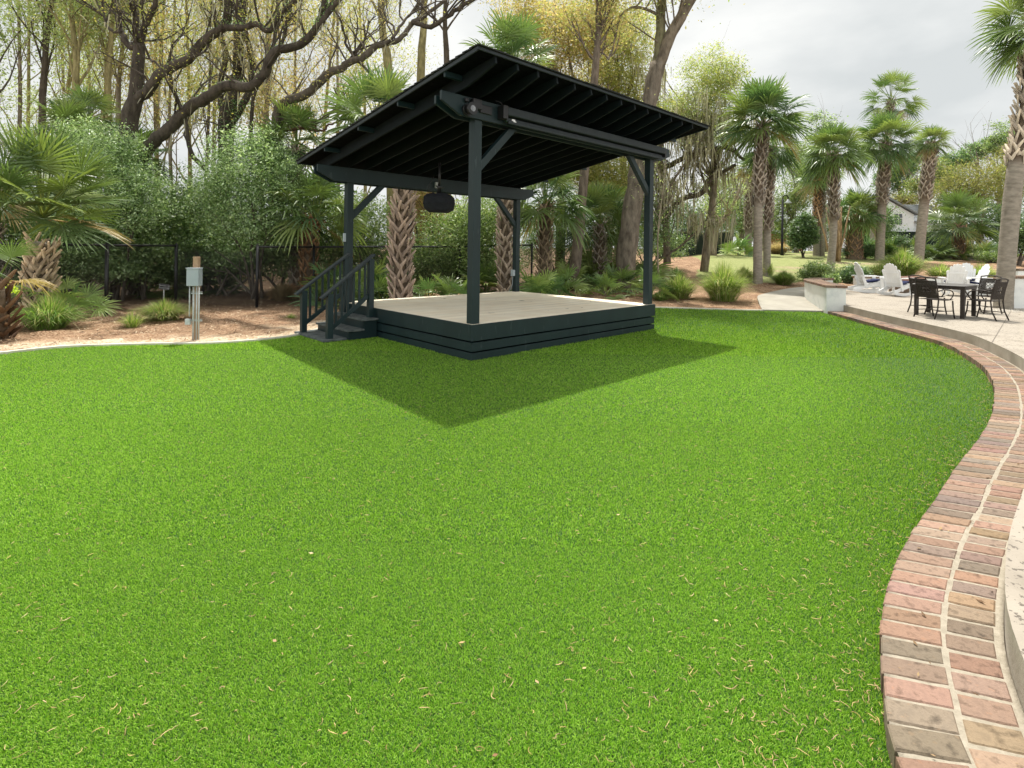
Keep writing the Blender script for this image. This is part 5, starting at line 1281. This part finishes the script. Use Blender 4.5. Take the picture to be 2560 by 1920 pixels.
# second crooked tree behind, with limbs over the pavilion
rng = np.random.default_rng(71)
ob = TP(575, 20.); ok = thing('live_oak', 'many stemmed dark oak wrapped in ivy left of the pavilion', 'tree', ob)
g = Geo(); tips = []; qs = []
qs.append(limb(g, tips, rng, [(1010, 1000), (1045, 760), (1040, 560), (1075, 430), (1100, 300), (1100, 100), (1110, -40)], .36, .16, 20, 20, 4))
qs.append(limb(g, tips, rng, [(1050, 600), (1120, 480), (1160, 380), (1150, 220), (1120, 120), (1140, -40)], .16, .09, 20, 20, 7))
limb(g, tips, rng, [(1045, 560), (1010, 420), (1040, 260), (1000, 100), (960, -40)], .14, .08, 20, 21, 7)
limb(g, tips, rng, [(1160, 380), (1230, 330), (1300, 200), (1330, 60), (1360, -60)], .09, .05, 20, 20, 7)
limb(g, tips, rng, [(1150, 700), (1170, 450), (1250, 250), (1290, 100), (1420, -60)], .08, .04, 20, 19, 6)
limb(g, tips, rng, [(950, 780), (880, 700), (850, 540), (790, 380), (780, 260)], .10, .04, 19, 19, 4)
g.build('trunk', M['bark'], ok)
tp = np.array(tips); k = rng.integers(0, len(tp), 9000); lp_ = tp[k] + rng.normal(size=(9000, 3)) * .3
g = Geo(); leaves(g, lp_, .07, np.vstack([YG, GOLD]) * .8, rng); g.build('crown', M['leafthin'], ok)
g = Geo(); qa = np.vstack(qs[:2]); k = rng.integers(0, len(qa), 7000); lp_ = qa[k] + rng.normal(size=(7000, 3)) * .16; leaves(g, lp_[lp_[:, 2] < 7], .08, DARKG * 1.4, rng); g.build('ivy', M['leaf'], ok)
g = Geo(); moss(g, tp, rng, 300, (.3, 1.2)); tag(g.build('beard_moss', M['moss'], ok), kind='stuff')

rng = np.random.default_rng(72)
ob = TP(690, 17.5); ok = thing('live_oak', 'grey oak limbs arching from the shrubs up over the pavilion roof', 'tree', ob)
g = Geo(); tips = []; qs = []
c_ = (.85, .8, .74)
qs.append(limb(g, tips, rng, [(330, 1800), (325, 1300), (320, 1060), (340, 950), (400, 880), (560, 820), (660, 740), (750, 650), (870, 590), (960, 530), (1080, 480), (1180, 400), (1300, 372), (1400, 320), (1500, 195), (1650, 100), (1800, -20), (1900, -100)], .22, .05, 17.5, 16.5, 12, px=Z8, col=c_))
qs.append(limb(g, tips, rng, [(310, 1120), (330, 1050), (400, 1035), (560, 1070), (700, 1040), (800, 965), (880, 880)], .13, .04, 17.5, 17, 6, px=Z8, col=c_, tl=1))
limb(g, tips, rng, [(320, 1140), (450, 1118), (560, 1110), (700, 1130), (770, 1080), (860, 1060)], .07, .03, 17.5, 17, 4, px=Z8, col=(.9, .6, .42), tl=.8)
qs.append(limb(g, tips, rng, [(1500, 195), (1620, 230), (1720, 200), (1780, 150), (1880, 80), (2000, 0), (2100, -80)], .09, .07, 16.6, 16.4, 5, px=Z8, col=(.5, .45, .4)))
limb(g, tips, rng, [(1280, 370), (1360, 270), (1440, 150), (1540, 60), (1620, -60)], .06, .03, 16.7, 16.8, 6, px=Z8, col=c_)
limb(g, tips, rng, [(1130, 640), (1010, 520), (930, 400), (900, 280), (860, 160), (800, 50), (760, -60)], .05, .04, 17, 17, 5, px=Z8, col=(.5, .45, .4))
g.build('trunk', M['bark'], ok)
tp = np.array(tips); k = rng.integers(0, len(tp), 7000); lp_ = tp[k] + rng.normal(size=(7000, 3)) * .22
g = Geo(); leaves(g, lp_, .05, np.vstack([YG, GOLD]), rng); g.build('crown', M['leafthin'], ok)
g = Geo(); qa = np.vstack(qs); moss(g, qa[20:60] - [0, 0, .05], rng, 60, (.15, .5)); tag(g.build('beard_moss', M['moss'], ok), kind='stuff')

# ------------------------------------------------------------------ slender spring trees of the wood
MOSSY = (1.9, 1.85, 1.0); DK = (.7, .64, .56); GREY = (1.6, 1.5, 1.3)
lst = [(112, 22, .14, DK, SPRING, 'dark straight trunk third from the left frame edge', [(195, 560), (205, 330), (215, 180), (240, 0), (250, -80)]),
       (185, 21, .15, MOSSY, SPRING, 'yellow mossy trunk forking upwards left of the oak', [(345, 520), (350, 380), (350, 250), (335, 120), (325, -60)]),
       (272, 22, .13, MOSSY, YG, 'mossy straight trunk just left of the oak', [(500, 520), (500, 360), (512, 200), (515, 60), (525, -60)]),
       (296, 25, .12, GREY, SPRING, 'thin grey trunk between the mossy trunk and the oak', [(545, 520), (550, 350), (565, 200), (570, -60)])]
for i, (px, Yd, r_, bc, lcx, lab, pts_) in enumerate(lst):
    b = TP(px, Yd); w_ = [b] + [P(*Z1(x, y), Yd) for x, y in pts_] + [P(*Z1(pts_[-1][0] + 5, pts_[-1][1] - 200), Yd)]
    slender_tree('spring tree with ' + lab, b, 14, r_, 100 + i, lcx, bark=bc, pts=w_, first=.25, nb=13, blen=.17, spread=.45, lc=34, lsz=.09)
spec = [(-40, 20, .16, DK, SPRING, 'dark thin tree leaning in from the left frame edge'), (25, 26, .14, GREY, SPRING, 'thin grey tree leftmost in the wood'), (60, 31, .15, MOSSY, SPRING, 'slim mossy tree far behind the broad left palm'),
        (130, 29, .15, MOSSY, YG, 'slim mossy tree beside the dark straight trunk'), (160, 36, .16, GREY, SPRING, 'pale thin trunk far back between the dark and forked trees'), (228, 33, .16, GREY, SPRING, 'pale thin tree far behind the forked mossy trunk'), (250, 27, .12, MOSSY, YG, 'very thin mossy pole tree left of the oak'),
        (400, 28, .15, MOSSY, SPRING, 'mossy pole tree seen over the rising oak limb'), (420, 34, .17, GREY, YG, 'grey trunk far behind the two oak limbs'), (452, 26, .12, GREY, GOLD, 'thin twiggy tree under the upper oak limb'), (480, 31, .16, MOSSY, SPRING, 'mossy tree seen between the two oak limbs'),
        (510, 24, .11, DK, YG, 'dark whip thin tree below the long oak limb'), (545, 35, .17, GREY, GOLD, 'grey tree far behind the ivy clad oak'), (625, 27, .15, GREY, GOLD, 'greyish tree right of the ivy clad oak'), (655, 33, .17, MOSSY, YG, 'mossy tree far right of the ivy clad oak'),
        (700, 25, .12, GREY, GOLD, 'thin golden leaved tree above the roof tip'), (745, 30, .16, GREY, GOLD, 'golden leaved tree left of the arching grey limb'), (800, 36, .18, MOSSY, YG, 'tree of yellow green leaves under the arching limb'), (850, 27, .12, GREY, YG, 'thin tree above the left slope of the roof'), (905, 33, .15, MOSSY, YG, 'mossy pole tree left of the lichen trunk above the roof')]
for i, (px, Yd, r_, bc, lcx, lab) in enumerate(spec):
    b = TP(px, Yd); slender_tree(lab, b, Yd * .62 + 1, r_ * .8, 130 + i, lcx, bark=bc, first=.18, nb=14, blen=.2, spread=.42, lc=26, lsz=.115, lean=(np.random.default_rng(i).normal() * .8, 0), lspread=.35)
# behind the pavilion roof
def post_tree(label, px_pts, Yd, r_, bc, cols, seed, **kw):
    b = TP(px_pts[0][0], Yd); w_ = [b] + [P(x, y, Yd) for x, y in px_pts[1:]]
    slender_tree(label, b, 14, r_, seed, cols, bark=bc, pts=w_, **kw)
post_tree('lichen yellow trunk rising behind the left slope of the roof', [(985, 0), (973, 202), (957, 87), (951, -30), (950, -140)], 21, .21, MOSSY, YG, 160, first=.55, nb=12, blen=.15, lc=14, lsz=.08)
post_tree('mossy trunk with crossing branches left of the roof peak', [(1050, 0), (1052, 190), (1060, 60), (1058, -40), (1060, -150)], 22, .20, MOSSY, np.vstack([YG, GOLD]), 161, first=.5, nb=14, blen=.18, lc=16, lsz=.08)
post_tree('tree with golden catkins beside the roof peak', [(1120, 0), (1118, 200), (1112, 40), (1125, -120)], 25, .18, DK, np.vstack([YG, GOLD]), 162, first=.5, nb=12, blen=.17, lc=18, lsz=.08)
post_tree('slim oak trunk standing in the straw behind the stage', [(1433, 0), (1447, 580), (1462, 424), (1486, 202), (1495, 87), (1501, -40), (1505, -150)], 19.5, .205, (1.15, 1.02, .92), np.vstack([GOLD, GOLD, YG]), 163, first=.52, nb=16, blen=.16, lc=26, lsz=.085, lspread=.35, cap=30000)
# big oak
rng = np.random.default_rng(73)
ob = TP(1560, 20.); ok = thing('oak_tree', 'massive grey oak trunk behind the right post, forking above the roof', 'tree', ob)
g = Geo(); tips = []; I_ = lambda x, y: (x, y); c_ = (1.2, 1.12, 1.02)
limb(g, tips, rng, [(1556, 745), (1562, 700), (1574, 570), (1589, 470), (1605, 360), (1624, 250), (1645, 159)], .45, .33, 20, 20, 1, px=I_, col=c_)
limb(g, tips, rng, [(1640, 175), (1650, 100), (1652, 0), (1650, -120)], .24, .17, 20, 20.2, 6, px=I_, col=(1.3, 1.35, .9), tl=2.4)
limb(g, tips, rng, [(1640, 180), (1668, 105), (1695, 55), (1730, -5), (1790, -90)], .28, .20, 20, 19.6, 8, px=I_, col=(1.25, 1.15, 1.0), tl=2.4)
limb(g, tips, rng, [(1652, 40), (1600, 20), (1560, 30), (1545, 60), (1530, 130), (1520, 150)], .07, .03, 20, 19.5, 5, px=I_, col=(1.2, 1.1, 1))
g.build('trunk', M['bark'], ok)
tp = np.array(tips); k = rng.integers(0, len(tp), 15000); lp_ = tp[k] + rng.normal(size=(15000, 3)) * .45
g = Geo(); leaves(g, lp_, .085, np.vstack([GOLD, YG, SPRING]), rng); g.build('crown', M['leafthin'], ok)

def crown_tree(label, px, Yd, blobs, n, cols, seed, r_=.2, lsz=.11, bark=GREY, name='leafy_tree', group='leafy trees in the distance', moss_n=0, cs=.2, clump=60, mat='leafthin', shell=.45, topf=.8, brn=10):
    rng = np.random.default_rng(seed); b = TP(px, Yd); t = thing(name, label, 'tree', b, group)
    B = [(P(x, y, Yd + dy), np.array([rx / F0 * Yd, (rx + rz_) / 2 / F0 * Yd, rz_ / F0 * Yd])) for x, y, rx, rz_, dy in blobs]
    g = Geo(); tips = []; top = B[0][0]
    q = catmull([b - [0, 0, .1], b * .5 + top * .5 + rng.normal(size=3) * .2, top * topf + b * (1 - topf)], 4); g.tube(q, np.linspace(r_, r_ * .4, len(q)), 7, bark, noise=.1, rng=rng)
    for k in range(brn):
        bb = B[k % len(B)]; i = rng.integers(len(q) // 3, len(q)); d = bb[0] + rng.normal(size=3) * bb[1] * .5 - q[i]
        grow(g, tips, rng, q[i], d, np.linalg.norm(d) * .8, r_ * .35, 2, 4, .1, .5, bark, (2, 4), .14)
    g.build('trunk', M['bark'], t)
    g = Geo(); vol = np.array([x[1].prod() for x in B]) ** .67; vol /= vol.sum()
    for x, v in zip(B, vol): leaves(g, blob_pts(rng, x[0], x[1], int(n * v), clump, cs, shell), lsz, cols, rng)
    g.build('crown', M[mat], t)
    if moss_n: 
        g = Geo(); moss(g, np.array(tips), rng, moss_n, (.4, 1.7), .03); tag(g.build('beard_moss', M['moss'], t), kind='stuff')
    return t
# spring foliage filling the sky above the roof
crown_tree('golden spring tree directly behind the right half of the roof', 1400, 24, [(1400, 120, 140, 110, 0), (1330, 40, 120, 70, 1), (1480, 60, 90, 90, -1), (1410, 240, 90, 50, 0)], 42000, np.vstack([GOLD, GOLD, YG]), 200, .25, .10, group='spring foliage behind the roof', cs=.17, clump=40)
crown_tree('yellow green tree behind the roof right of the golden one', 1540, 27, [(1540, 200, 110, 80, 0), (1600, 300, 120, 60, 1), (1560, 90, 90, 80, 0)], 42000, YG, 201, .25, .10, group='spring foliage behind the roof', cs=.17, clump=40)
crown_tree('light green willowy tree right of the forked oak', 1760, 27, [(1770, 200, 80, 95, 0), (1700, 290, 110, 70, 0), (1760, 320, 90, 60, 1), (1810, 200, 55, 70, 0)], 34000, np.vstack([SPRING, YG]), 202, .22, .09, group='spring foliage behind the roof', cs=.16, clump=36)
crown_tree('pale green tree low behind the stage between booted palms', 1130, 26, [(1130, 620, 120, 90, 0), (1200, 560, 110, 80, 1), (1090, 540, 100, 70, 2)], 20000, np.vstack([SPRING, YG, GREEN]), 203, .2, .10, group='spring foliage behind the roof')
crown_tree('yellow tree seen under the roof between the oak trunks', 1520, 25, [(1510, 450, 80, 90, 0), (1560, 520, 60, 80, 1), (1450, 420, 60, 60, 0)], 40000, YG * .9, 204, .2, .09, group='spring foliage behind the roof')
# mossy oak right of the pavilion
rng = np.random.default_rng(74)
ob = TP(1665, 27.); ok = thing('live_oak', 'bare twiggy oak hung with grey beard moss right of the pavilion', 'tree', ob)
g = Geo(); tips = []; c_ = (1.3, 1.2, 1.05)
limb(g, tips, rng, [(1668, 660), (1664, 560), (1655, 470), (1650, 380), (1660, 300)], .22, .12, 27, 27, 12, px=I_, col=c_, tl=3.2)
limb(g, tips, rng, [(1655, 560), (1700, 500), (1750, 486), (1776, 452), (1804, 432), (1838, 412)], .17, .09, 27, 26, 14, px=I_, col=(.7, .62, .52), tl=2.2)
limb(g, tips, rng, [(1660, 420), (1700, 400), (1760, 375), (1820, 372), (1862, 400)], .16, .08, 27, 26, 12, px=I_, col=(.7, .62, .52), tl=2.2)
limb(g, tips, rng, [(1664, 600), (1640, 540), (1690, 440), (1720, 400)], .09, .05, 26, 25.5, 12, px=I_, col=c_, tl=2.4)
limb(g, tips, rng, [(1664, 640), (1720, 600), (1760, 560)], .06, .03, 26.5, 26, 6, px=I_, col=c_, tl=1.6)
g.build('trunk', M['bark'], ok); tp = np.array(tips)
g = Geo(); moss(g, tp, rng, 2600, (.4, 1.9), .025); tag(g.build('beard_moss', M['moss'], ok), kind='stuff')
k = rng.integers(0, len(tp), 9000); g = Geo(); leaves(g, tp[k] + rng.normal(size=(9000, 3)) * .4, .08, np.vstack([GREEN, YG]) * .8, rng); g.build('crown', M['leafthin'], ok)
slender_tree('thin pale sapling right of the front right post', TP(1652, 19.5), 5.5, .035, 210, SPRING, bark=(2, 1.9, 1.6), first=.3, nb=9, blen=.22, lc=5, lsz=.06, name='sapling', group=None)
post_tree('pale leaning trunk forking low by the screened fence', [(1779, 0), (1785, 600), (1794, 565), (1823, 531), (1850, 470)], 38, .3, (2, 1.8, 1.5), SPRING, 211, first=.25, nb=12, blen=.3, lc=10, lsz=.12, spread=.7)
GD = 'leafy trees in the distance'
for i, (lab, px, Yd, bl, n, cl, ls, kw) in enumerate([
    ('dark evergreen mass behind the screened fence', 1720, 44, [(1700, 560, 70, 60, 0), (1780, 560, 70, 60, 1)], 14000, DARKG, .16, {}),
    ('green tree behind the thin distant palm', 1850, 50, [(1850, 520, 60, 90, 0), (1800, 480, 60, 60, 0)], 16000, np.vstack([SPRING * .8, GREEN]), .16, {}),
    ('green tree right behind the lamp post', 1990, 48, [(1985, 500, 60, 80, 0), (1950, 560, 40, 60, 1), (2010, 400, 40, 60, 0)], 18000, np.vstack([SPRING * .7, GREEN]), .16, {}),
    ('tall grey green tree behind the bushy palm', 2060, 55, [(2050, 320, 40, 55, 0), (2035, 430, 50, 80, 0)], 10000, SAGE, .18, {}),
    ('dark pine mass left of the small crowned palm', 2255, 85, [(2250, 430, 35, 50, 0), (2290, 400, 30, 30, 0), (2215, 450, 30, 40, 0)], 12000, DARKG * 1.3, .28, {}),
    ('rounded dark oak on the skyline behind the palms', 2420, 95, [(2450, 375, 45, 30, 0), (2400, 400, 45, 25, 0), (2370, 430, 40, 40, 1)], 12000, DARKG * 1.5, .3, {}),
    ('grey green oak on the skyline left of the leaning palm', 2510, 85, [(2495, 365, 40, 28, 0), (2530, 350, 50, 55, 0)], 12000, np.vstack([SAGE, GREEN]), .26, {}),
    ('broad yellow green oak behind the low spreading fan palm', 2450, 58, [(2430, 460, 75, 60, 0), (2500, 470, 60, 70, 0), (2380, 500, 60, 60, 1), (2540, 420, 60, 80, 2)], 36000, YG * .62, .17, {}),
    ('green tree between the tallest palm and the white house', 2330, 75, [(2300, 470, 50, 30, 0), (2340, 440, 40, 50, 1)], 12000, np.vstack([GREEN, YG * .6]), .22, {}),
    ('bright yellow green treetop over the white house roof', 2260, 82, [(2262, 500, 50, 16, 0)], 5000, YG * .9, .2, {}),
    ('dark hedge like tree behind the low spreading fan palm', 2440, 46, [(2460, 560, 70, 55, 0), (2370, 575, 50, 40, 0), (2530, 560, 50, 60, 0)], 26000, DARKG * .7, .13, {}),
    ('shaded tree filling the gap behind the stout fan palm', 2140, 60, [(2140, 560, 60, 45, 0), (2200, 560, 50, 50, 0), (2090, 560, 40, 60, 0)], 22000, DARKG * 1.2, .18, {}),
    ('green tree far behind the curved path', 1900, 62, [(1900, 560, 60, 60, 0), (1960, 600, 40, 30, 0)], 12000, GREEN, .2, {})]):
    crown_tree(lab, px, Yd, bl, n, cl, 220 + i, .3 * Yd / 50, ls, group=GD, cs=.28, clump=70, brn=5)
# crape myrtle like bare stems
b = TP(2090, 33.); t = thing('bare_shrub', 'cluster of bare upright tan stems between the palms', 'shrub', b)
g = Geo(); rng = np.random.default_rng(75)
for k in range(14):
    a = rng.normal() * .12; p = b + [rng.normal() * .18, rng.normal() * .18, -.05]; g.tube([p, p + [a * 1.5 + .05, 0, 1.5], p + [a * 2.6, rng.normal() * .2, 3.4]], [.06, .05, .03], 6, (2.2, 1.7, 1.1))
g.build('stems', M['bark'], t)
#@@SHRUBS
# ------------------------------------------------------------------ evergreen shrubs behind the fence
def bush_px(label, px, Yd, bl, n, cols, seed, **kw):
    b = TP(px, Yd); B = [(P(x, y, Yd + dy), np.array([rx / F0 * Yd, (rx * .6 + rz_ * .4) / F0 * Yd, rz_ / F0 * Yd])) for x, y, rx, rz_, dy in bl]
    return leafy_bush(label, b, B, n, cols, seed, **kw)
GS = 'big evergreen shrubs behind the fence'
bush_px('large sage green shrub right of the broad left palm', 290, 15.5, [(270, 420, 110, 110, 0), (330, 500, 90, 90, -.3), (250, 560, 110, 80, -.2), (210, 350, 70, 60, .6), (330, 400, 50, 70, .4)], 46000, SAGE, 301, group=GS, lsz=.07)
bush_px('tall glossy shrub left of the pavilion roof tip', 640, 16.2, [(620, 420, 130, 100, 0), (700, 470, 80, 110, 0), (560, 500, 90, 90, 0), (640, 560, 120, 80, -.2), (660, 370, 60, 60, .4)], 62000, SAGE, 302, group=GS, lsz=.07)
bush_px('dark rounded shrub low behind the fence left of the corner post', 360, 16.0, [(370, 640, 90, 70, 0), (290, 660, 90, 60, 0), (400, 560, 70, 60, .4)], 34000, np.vstack([GREEN, SAGE * .8]), 303, group=GS, lsz=.075)
bush_px('shaded shrub behind the broad left palm', 120, 15.2, [(100, 600, 150, 90, 0), (60, 500, 120, 90, .5), (180, 640, 100, 80, 0)], 40000, np.vstack([GREEN, DARKG]), 304, group=GS, lsz=.075)
bush_px('shaded evergreen behind the electric post', 520, 17.5, [(520, 610, 110, 80, 0), (460, 540, 90, 90, 0), (560, 660, 100, 50, 0)], 40000, np.vstack([DARKG, GREEN]), 305, group=GS, lsz=.075)
bush_px('dense dark shrub behind the stair railing', 700, 18.0, [(720, 640, 110, 70, 0), (800, 560, 100, 110, 1), (640, 620, 90, 70, 0)], 42000, np.vstack([DARKG, GREEN, SAGE * .8]), 306, group=GS, lsz=.075)
bush_px('loose green shrub behind the booted palm', 930, 19.0, [(900, 560, 110, 90, 0), (960, 640, 120, 60, 0), (860, 650, 90, 60, 0)], 38000, np.vstack([GREEN, SPRING * .6]), 307, group=GS, lsz=.08)
bush_px('dense leafy shrub between the front post and second booted palm', 1140, 19.0, [(1130, 600, 110, 80, 0), (1210, 560, 80, 90, 0), (1200, 660, 110, 50, 0), (1080, 660, 90, 50, 0)], 52000, np.vstack([GREEN, GREEN, SPRING * .7]), 308, group=GS, lsz=.08)
bush_px('shaded shrub behind the palms right of the corner post', 1400, 23.0, [(1400, 560, 120, 80, 0), (1500, 600, 120, 70, 0), (1330, 620, 90, 60, 0)], 44000, np.vstack([DARKG, GREEN]), 309, group=GS, lsz=.07)
bush_px('dark shrub mass behind the big oak trunk', 1620, 26.0, [(1600, 560, 90, 80, 0), (1660, 610, 80, 40, 2), (1560, 480, 60, 60, 0)], 30000, np.vstack([DARKG, GREEN]), 310, group=GS, lsz=.08)
bush_px('far dark thicket seen left through the wood', 60, 22., [(0, 520, 140, 110, 0), (150, 560, 140, 80, 0), (-80, 420, 100, 120, 0)], 34000, np.vstack([DARKG, GREEN]), 311, group=GS, lsz=.08)
bush_px('far dark thicket behind the two big shrubs', 460, 23., [(460, 520, 130, 110, 0), (340, 560, 130, 80, 0), (580, 580, 120, 60, 0)], 34000, np.vstack([DARKG, GREEN]), 312, group=GS, lsz=.08)
bush_px('leafy sage thicket low along the fence behind the left palm', 200, 14.9, [(190, 640, 100, 50, 0), (60, 660, 90, 45, .2), (300, 670, 60, 30, .3), (120, 700, 90, 25, 0)], 30000, SAGE, 314, group=GS, lsz=.07, stems=3)
bush_px('leafy sage thicket low between the fence corner and the stair', 560, 17., [(480, 620, 70, 50, 0), (600, 640, 80, 45, 0), (690, 600, 60, 60, .3), (420, 680, 50, 30, 0)], 26000, SAGE, 315, group=GS, lsz=.07, stems=3)
bush_px('brown leafed dying shrub behind the booted palm', 1060, 21., [(1060, 470, 70, 60, 0), (1080, 560, 60, 80, 0)], 12000, np.array([(.22, .14, .07), (.3, .2, .1), (.2, .22, .08)]), 313, group=GS, lsz=.08)

# shrubs on the right
GR = 'low shrubs round the patio'
bush_px('dark green upright shrub beside the path and palm trunk', 2045, 24.2, [(2045, 677, 42, 24, 0), (2020, 688, 26, 16, 0), (2070, 690, 22, 16, 0)], 9000, GREEN * .75, 321, group=GR, lsz=.09, aspect=.3, clump=30)
bush_px('rounded dark shrub behind the curved seat wall', 2135, 23.6, [(2135, 684, 32, 22, 0), (2118, 692, 22, 16, 0)], 9000, DARKG, 322, group=GR, lsz=.07)
bush_px('small shrub tucked against the end of the curved wall', 2085, 20.8, [(2083, 697, 14, 11, 0)], 3000, GREEN, 323, group=GR, lsz=.08)
bush_px('tall dark rounded bush beside the distant twin palms', 2008, 37., [(2010, 570, 26, 42, 0), (1998, 595, 26, 30, 0), (2022, 590, 22, 32, 0)], 16000, DARKG * .8, 324, group=GR, lsz=.13)
bush_px('hedge of dark leaves at the right edge behind the leaning palm', 2545, 32., [(2550, 590, 30, 45, 0), (2600, 580, 60, 60, 0)], 16000, DARKG * .8, 325, group=GR, lsz=.11)
bush_px('low dark hedge in front of the pool, left part', 2160, 36., [(2165, 625, 30, 16, 0), (2130, 630, 26, 14, 0)], 7000, DARKG * .8, 326, group=GR, lsz=.1)
bush_px('low green hedge in front of the pool, under the white house', 2255, 37., [(2250, 612, 30, 22, 0), (2225, 622, 26, 14, 0)], 8000, DARKG * .7, 327, group=GR, lsz=.1)
bush_px('low green hedge in front of the loungers', 2480, 34., [(2475, 640, 36, 14, 0), (2515, 632, 24, 20, 0)], 7000, GREEN, 328, group=GR, lsz=.09)

# ------------------------------------------------------------------ ornamental grass clumps
LIME = np.array([(.32, .42, .09), (.24, .36, .07), (.44, .48, .20), (.14, .24, .05), (.5, .46, .26)])
MID = np.array([(.40, .40, .20), (.16, .30, .05), (.22, .36, .07), (.12, .22, .05), (.34, .38, .14)])
TAN = np.array([(.45, .35, .22), (.52, .42, .28), (.36, .26, .16)])
def cl(label, px, py, wpx, hpx, n, cols, seed, w=.007, droop=1., name='grass_clump', Yd=None, cat='ornamental grass'):
    b = T(px, py) if Yd is None else TP(px, Yd); k = b[1] / F0
    clump(label, b, hpx * k * .98, wpx * k * .62, n, cols, seed, w=w, droop=droop, name=name, cat=cat)
cl('wide green grass clump at the foot of the broad left palm', 122, 822, 130, 90, 900, MID, 401, .007, 1.1)
cl('yellow green grass clump left of the electric post', 410, 800, 108, 52, 1500, np.vstack([MID, LIME, TAN]), 402, .006, 1.0)
cl('small sparse grass tuft between the left palm and electric post', 332, 818, 60, 42, 150, LIME, 403, .007, .9)
cl('bright lime grass clump in the bed right of the stage', 1808, 752, 105, 92, 1500, LIME, 404, .009, .9)
cl('lime grass clump nearest the stage corner', 1697, 745, 88, 60, 1000, LIME * .9, 405, .009, .9)
cl('pale grass clump behind the stage corner by the mulch', 1690, 700, 46, 32, 420, np.vstack([MID, SAGE * 2.2]), 406, .009, .8)
cl('lime grass clump just left of the tall palm trunk', 1860, 706, 52, 40, 700, LIME, 407, .010, .9)
cl('dark green grass mound right of the tall palm trunk', 1960, 712, 56, 34, 1100, MID * .8, 408, .009, .8)
cl('grassy tuft at the foot of the rear palm', 1922, 690, 30, 36, 260, LIME, 409, .010, .9)
cl('arching yellow grass behind the rocking chairs', 2255, 690, 95, 72, 1400, LIME * .9, 410, .012, 1.0, Yd=25.5)
cl('arching yellow grass left of the tallest chairs by the wall', 2200, 692, 70, 40, 600, LIME * .7, 411, .012, 1.0, Yd=25.)
cl('yellow grass tuft behind the low wall in the middle', 2352, 690, 70, 42, 700, LIME, 412, .011, 1.0, Yd=25.)
cl('yellow grass tuft behind the low wall near the leaning palm', 2455, 690, 76, 46, 800, LIME, 413, .011, 1.0, Yd=25.)
cl('tan plumed grass beside the lamp post', 1945, 622, 52, 28, 900, TAN, 414, .02, .6, Yd=43., cat='ornamental grass')
cl('brown dry grass behind the chain link fence', 705, 0, 60, 50, 500, TAN * .7, 415, .008, .9, Yd=15.9)
cl('low green tuft by the big oak root', 1655, 0, 50, 26, 380, MID, 416, .009, 1., Yd=16.8)
cl('thin green tuft by the fence behind the stair', 730, 0, 30, 14, 60, LIME, 417, .006, 1., Yd=12.2)
# pinkish dead palmetto leaves behind stage
fan_shrub('dried pinkish fan palm leaves behind the stage floor', TP(1105, 16.0), .6, 9, 95, pet=.25, cols=np.array([(.42, .27, .2), (.5, .33, .25), (.3, .2, .12)]), el=(-.1, .7), group=None)
fan_shrub('clump of dried tan palm leaves behind the fence', TP(715, 16.6), .45, 9, 96, pet=.2, cols=np.array([(.35, .2, .12), (.3, .2, .12)]), el=(.1, 1.), group=None)
print('plants done')
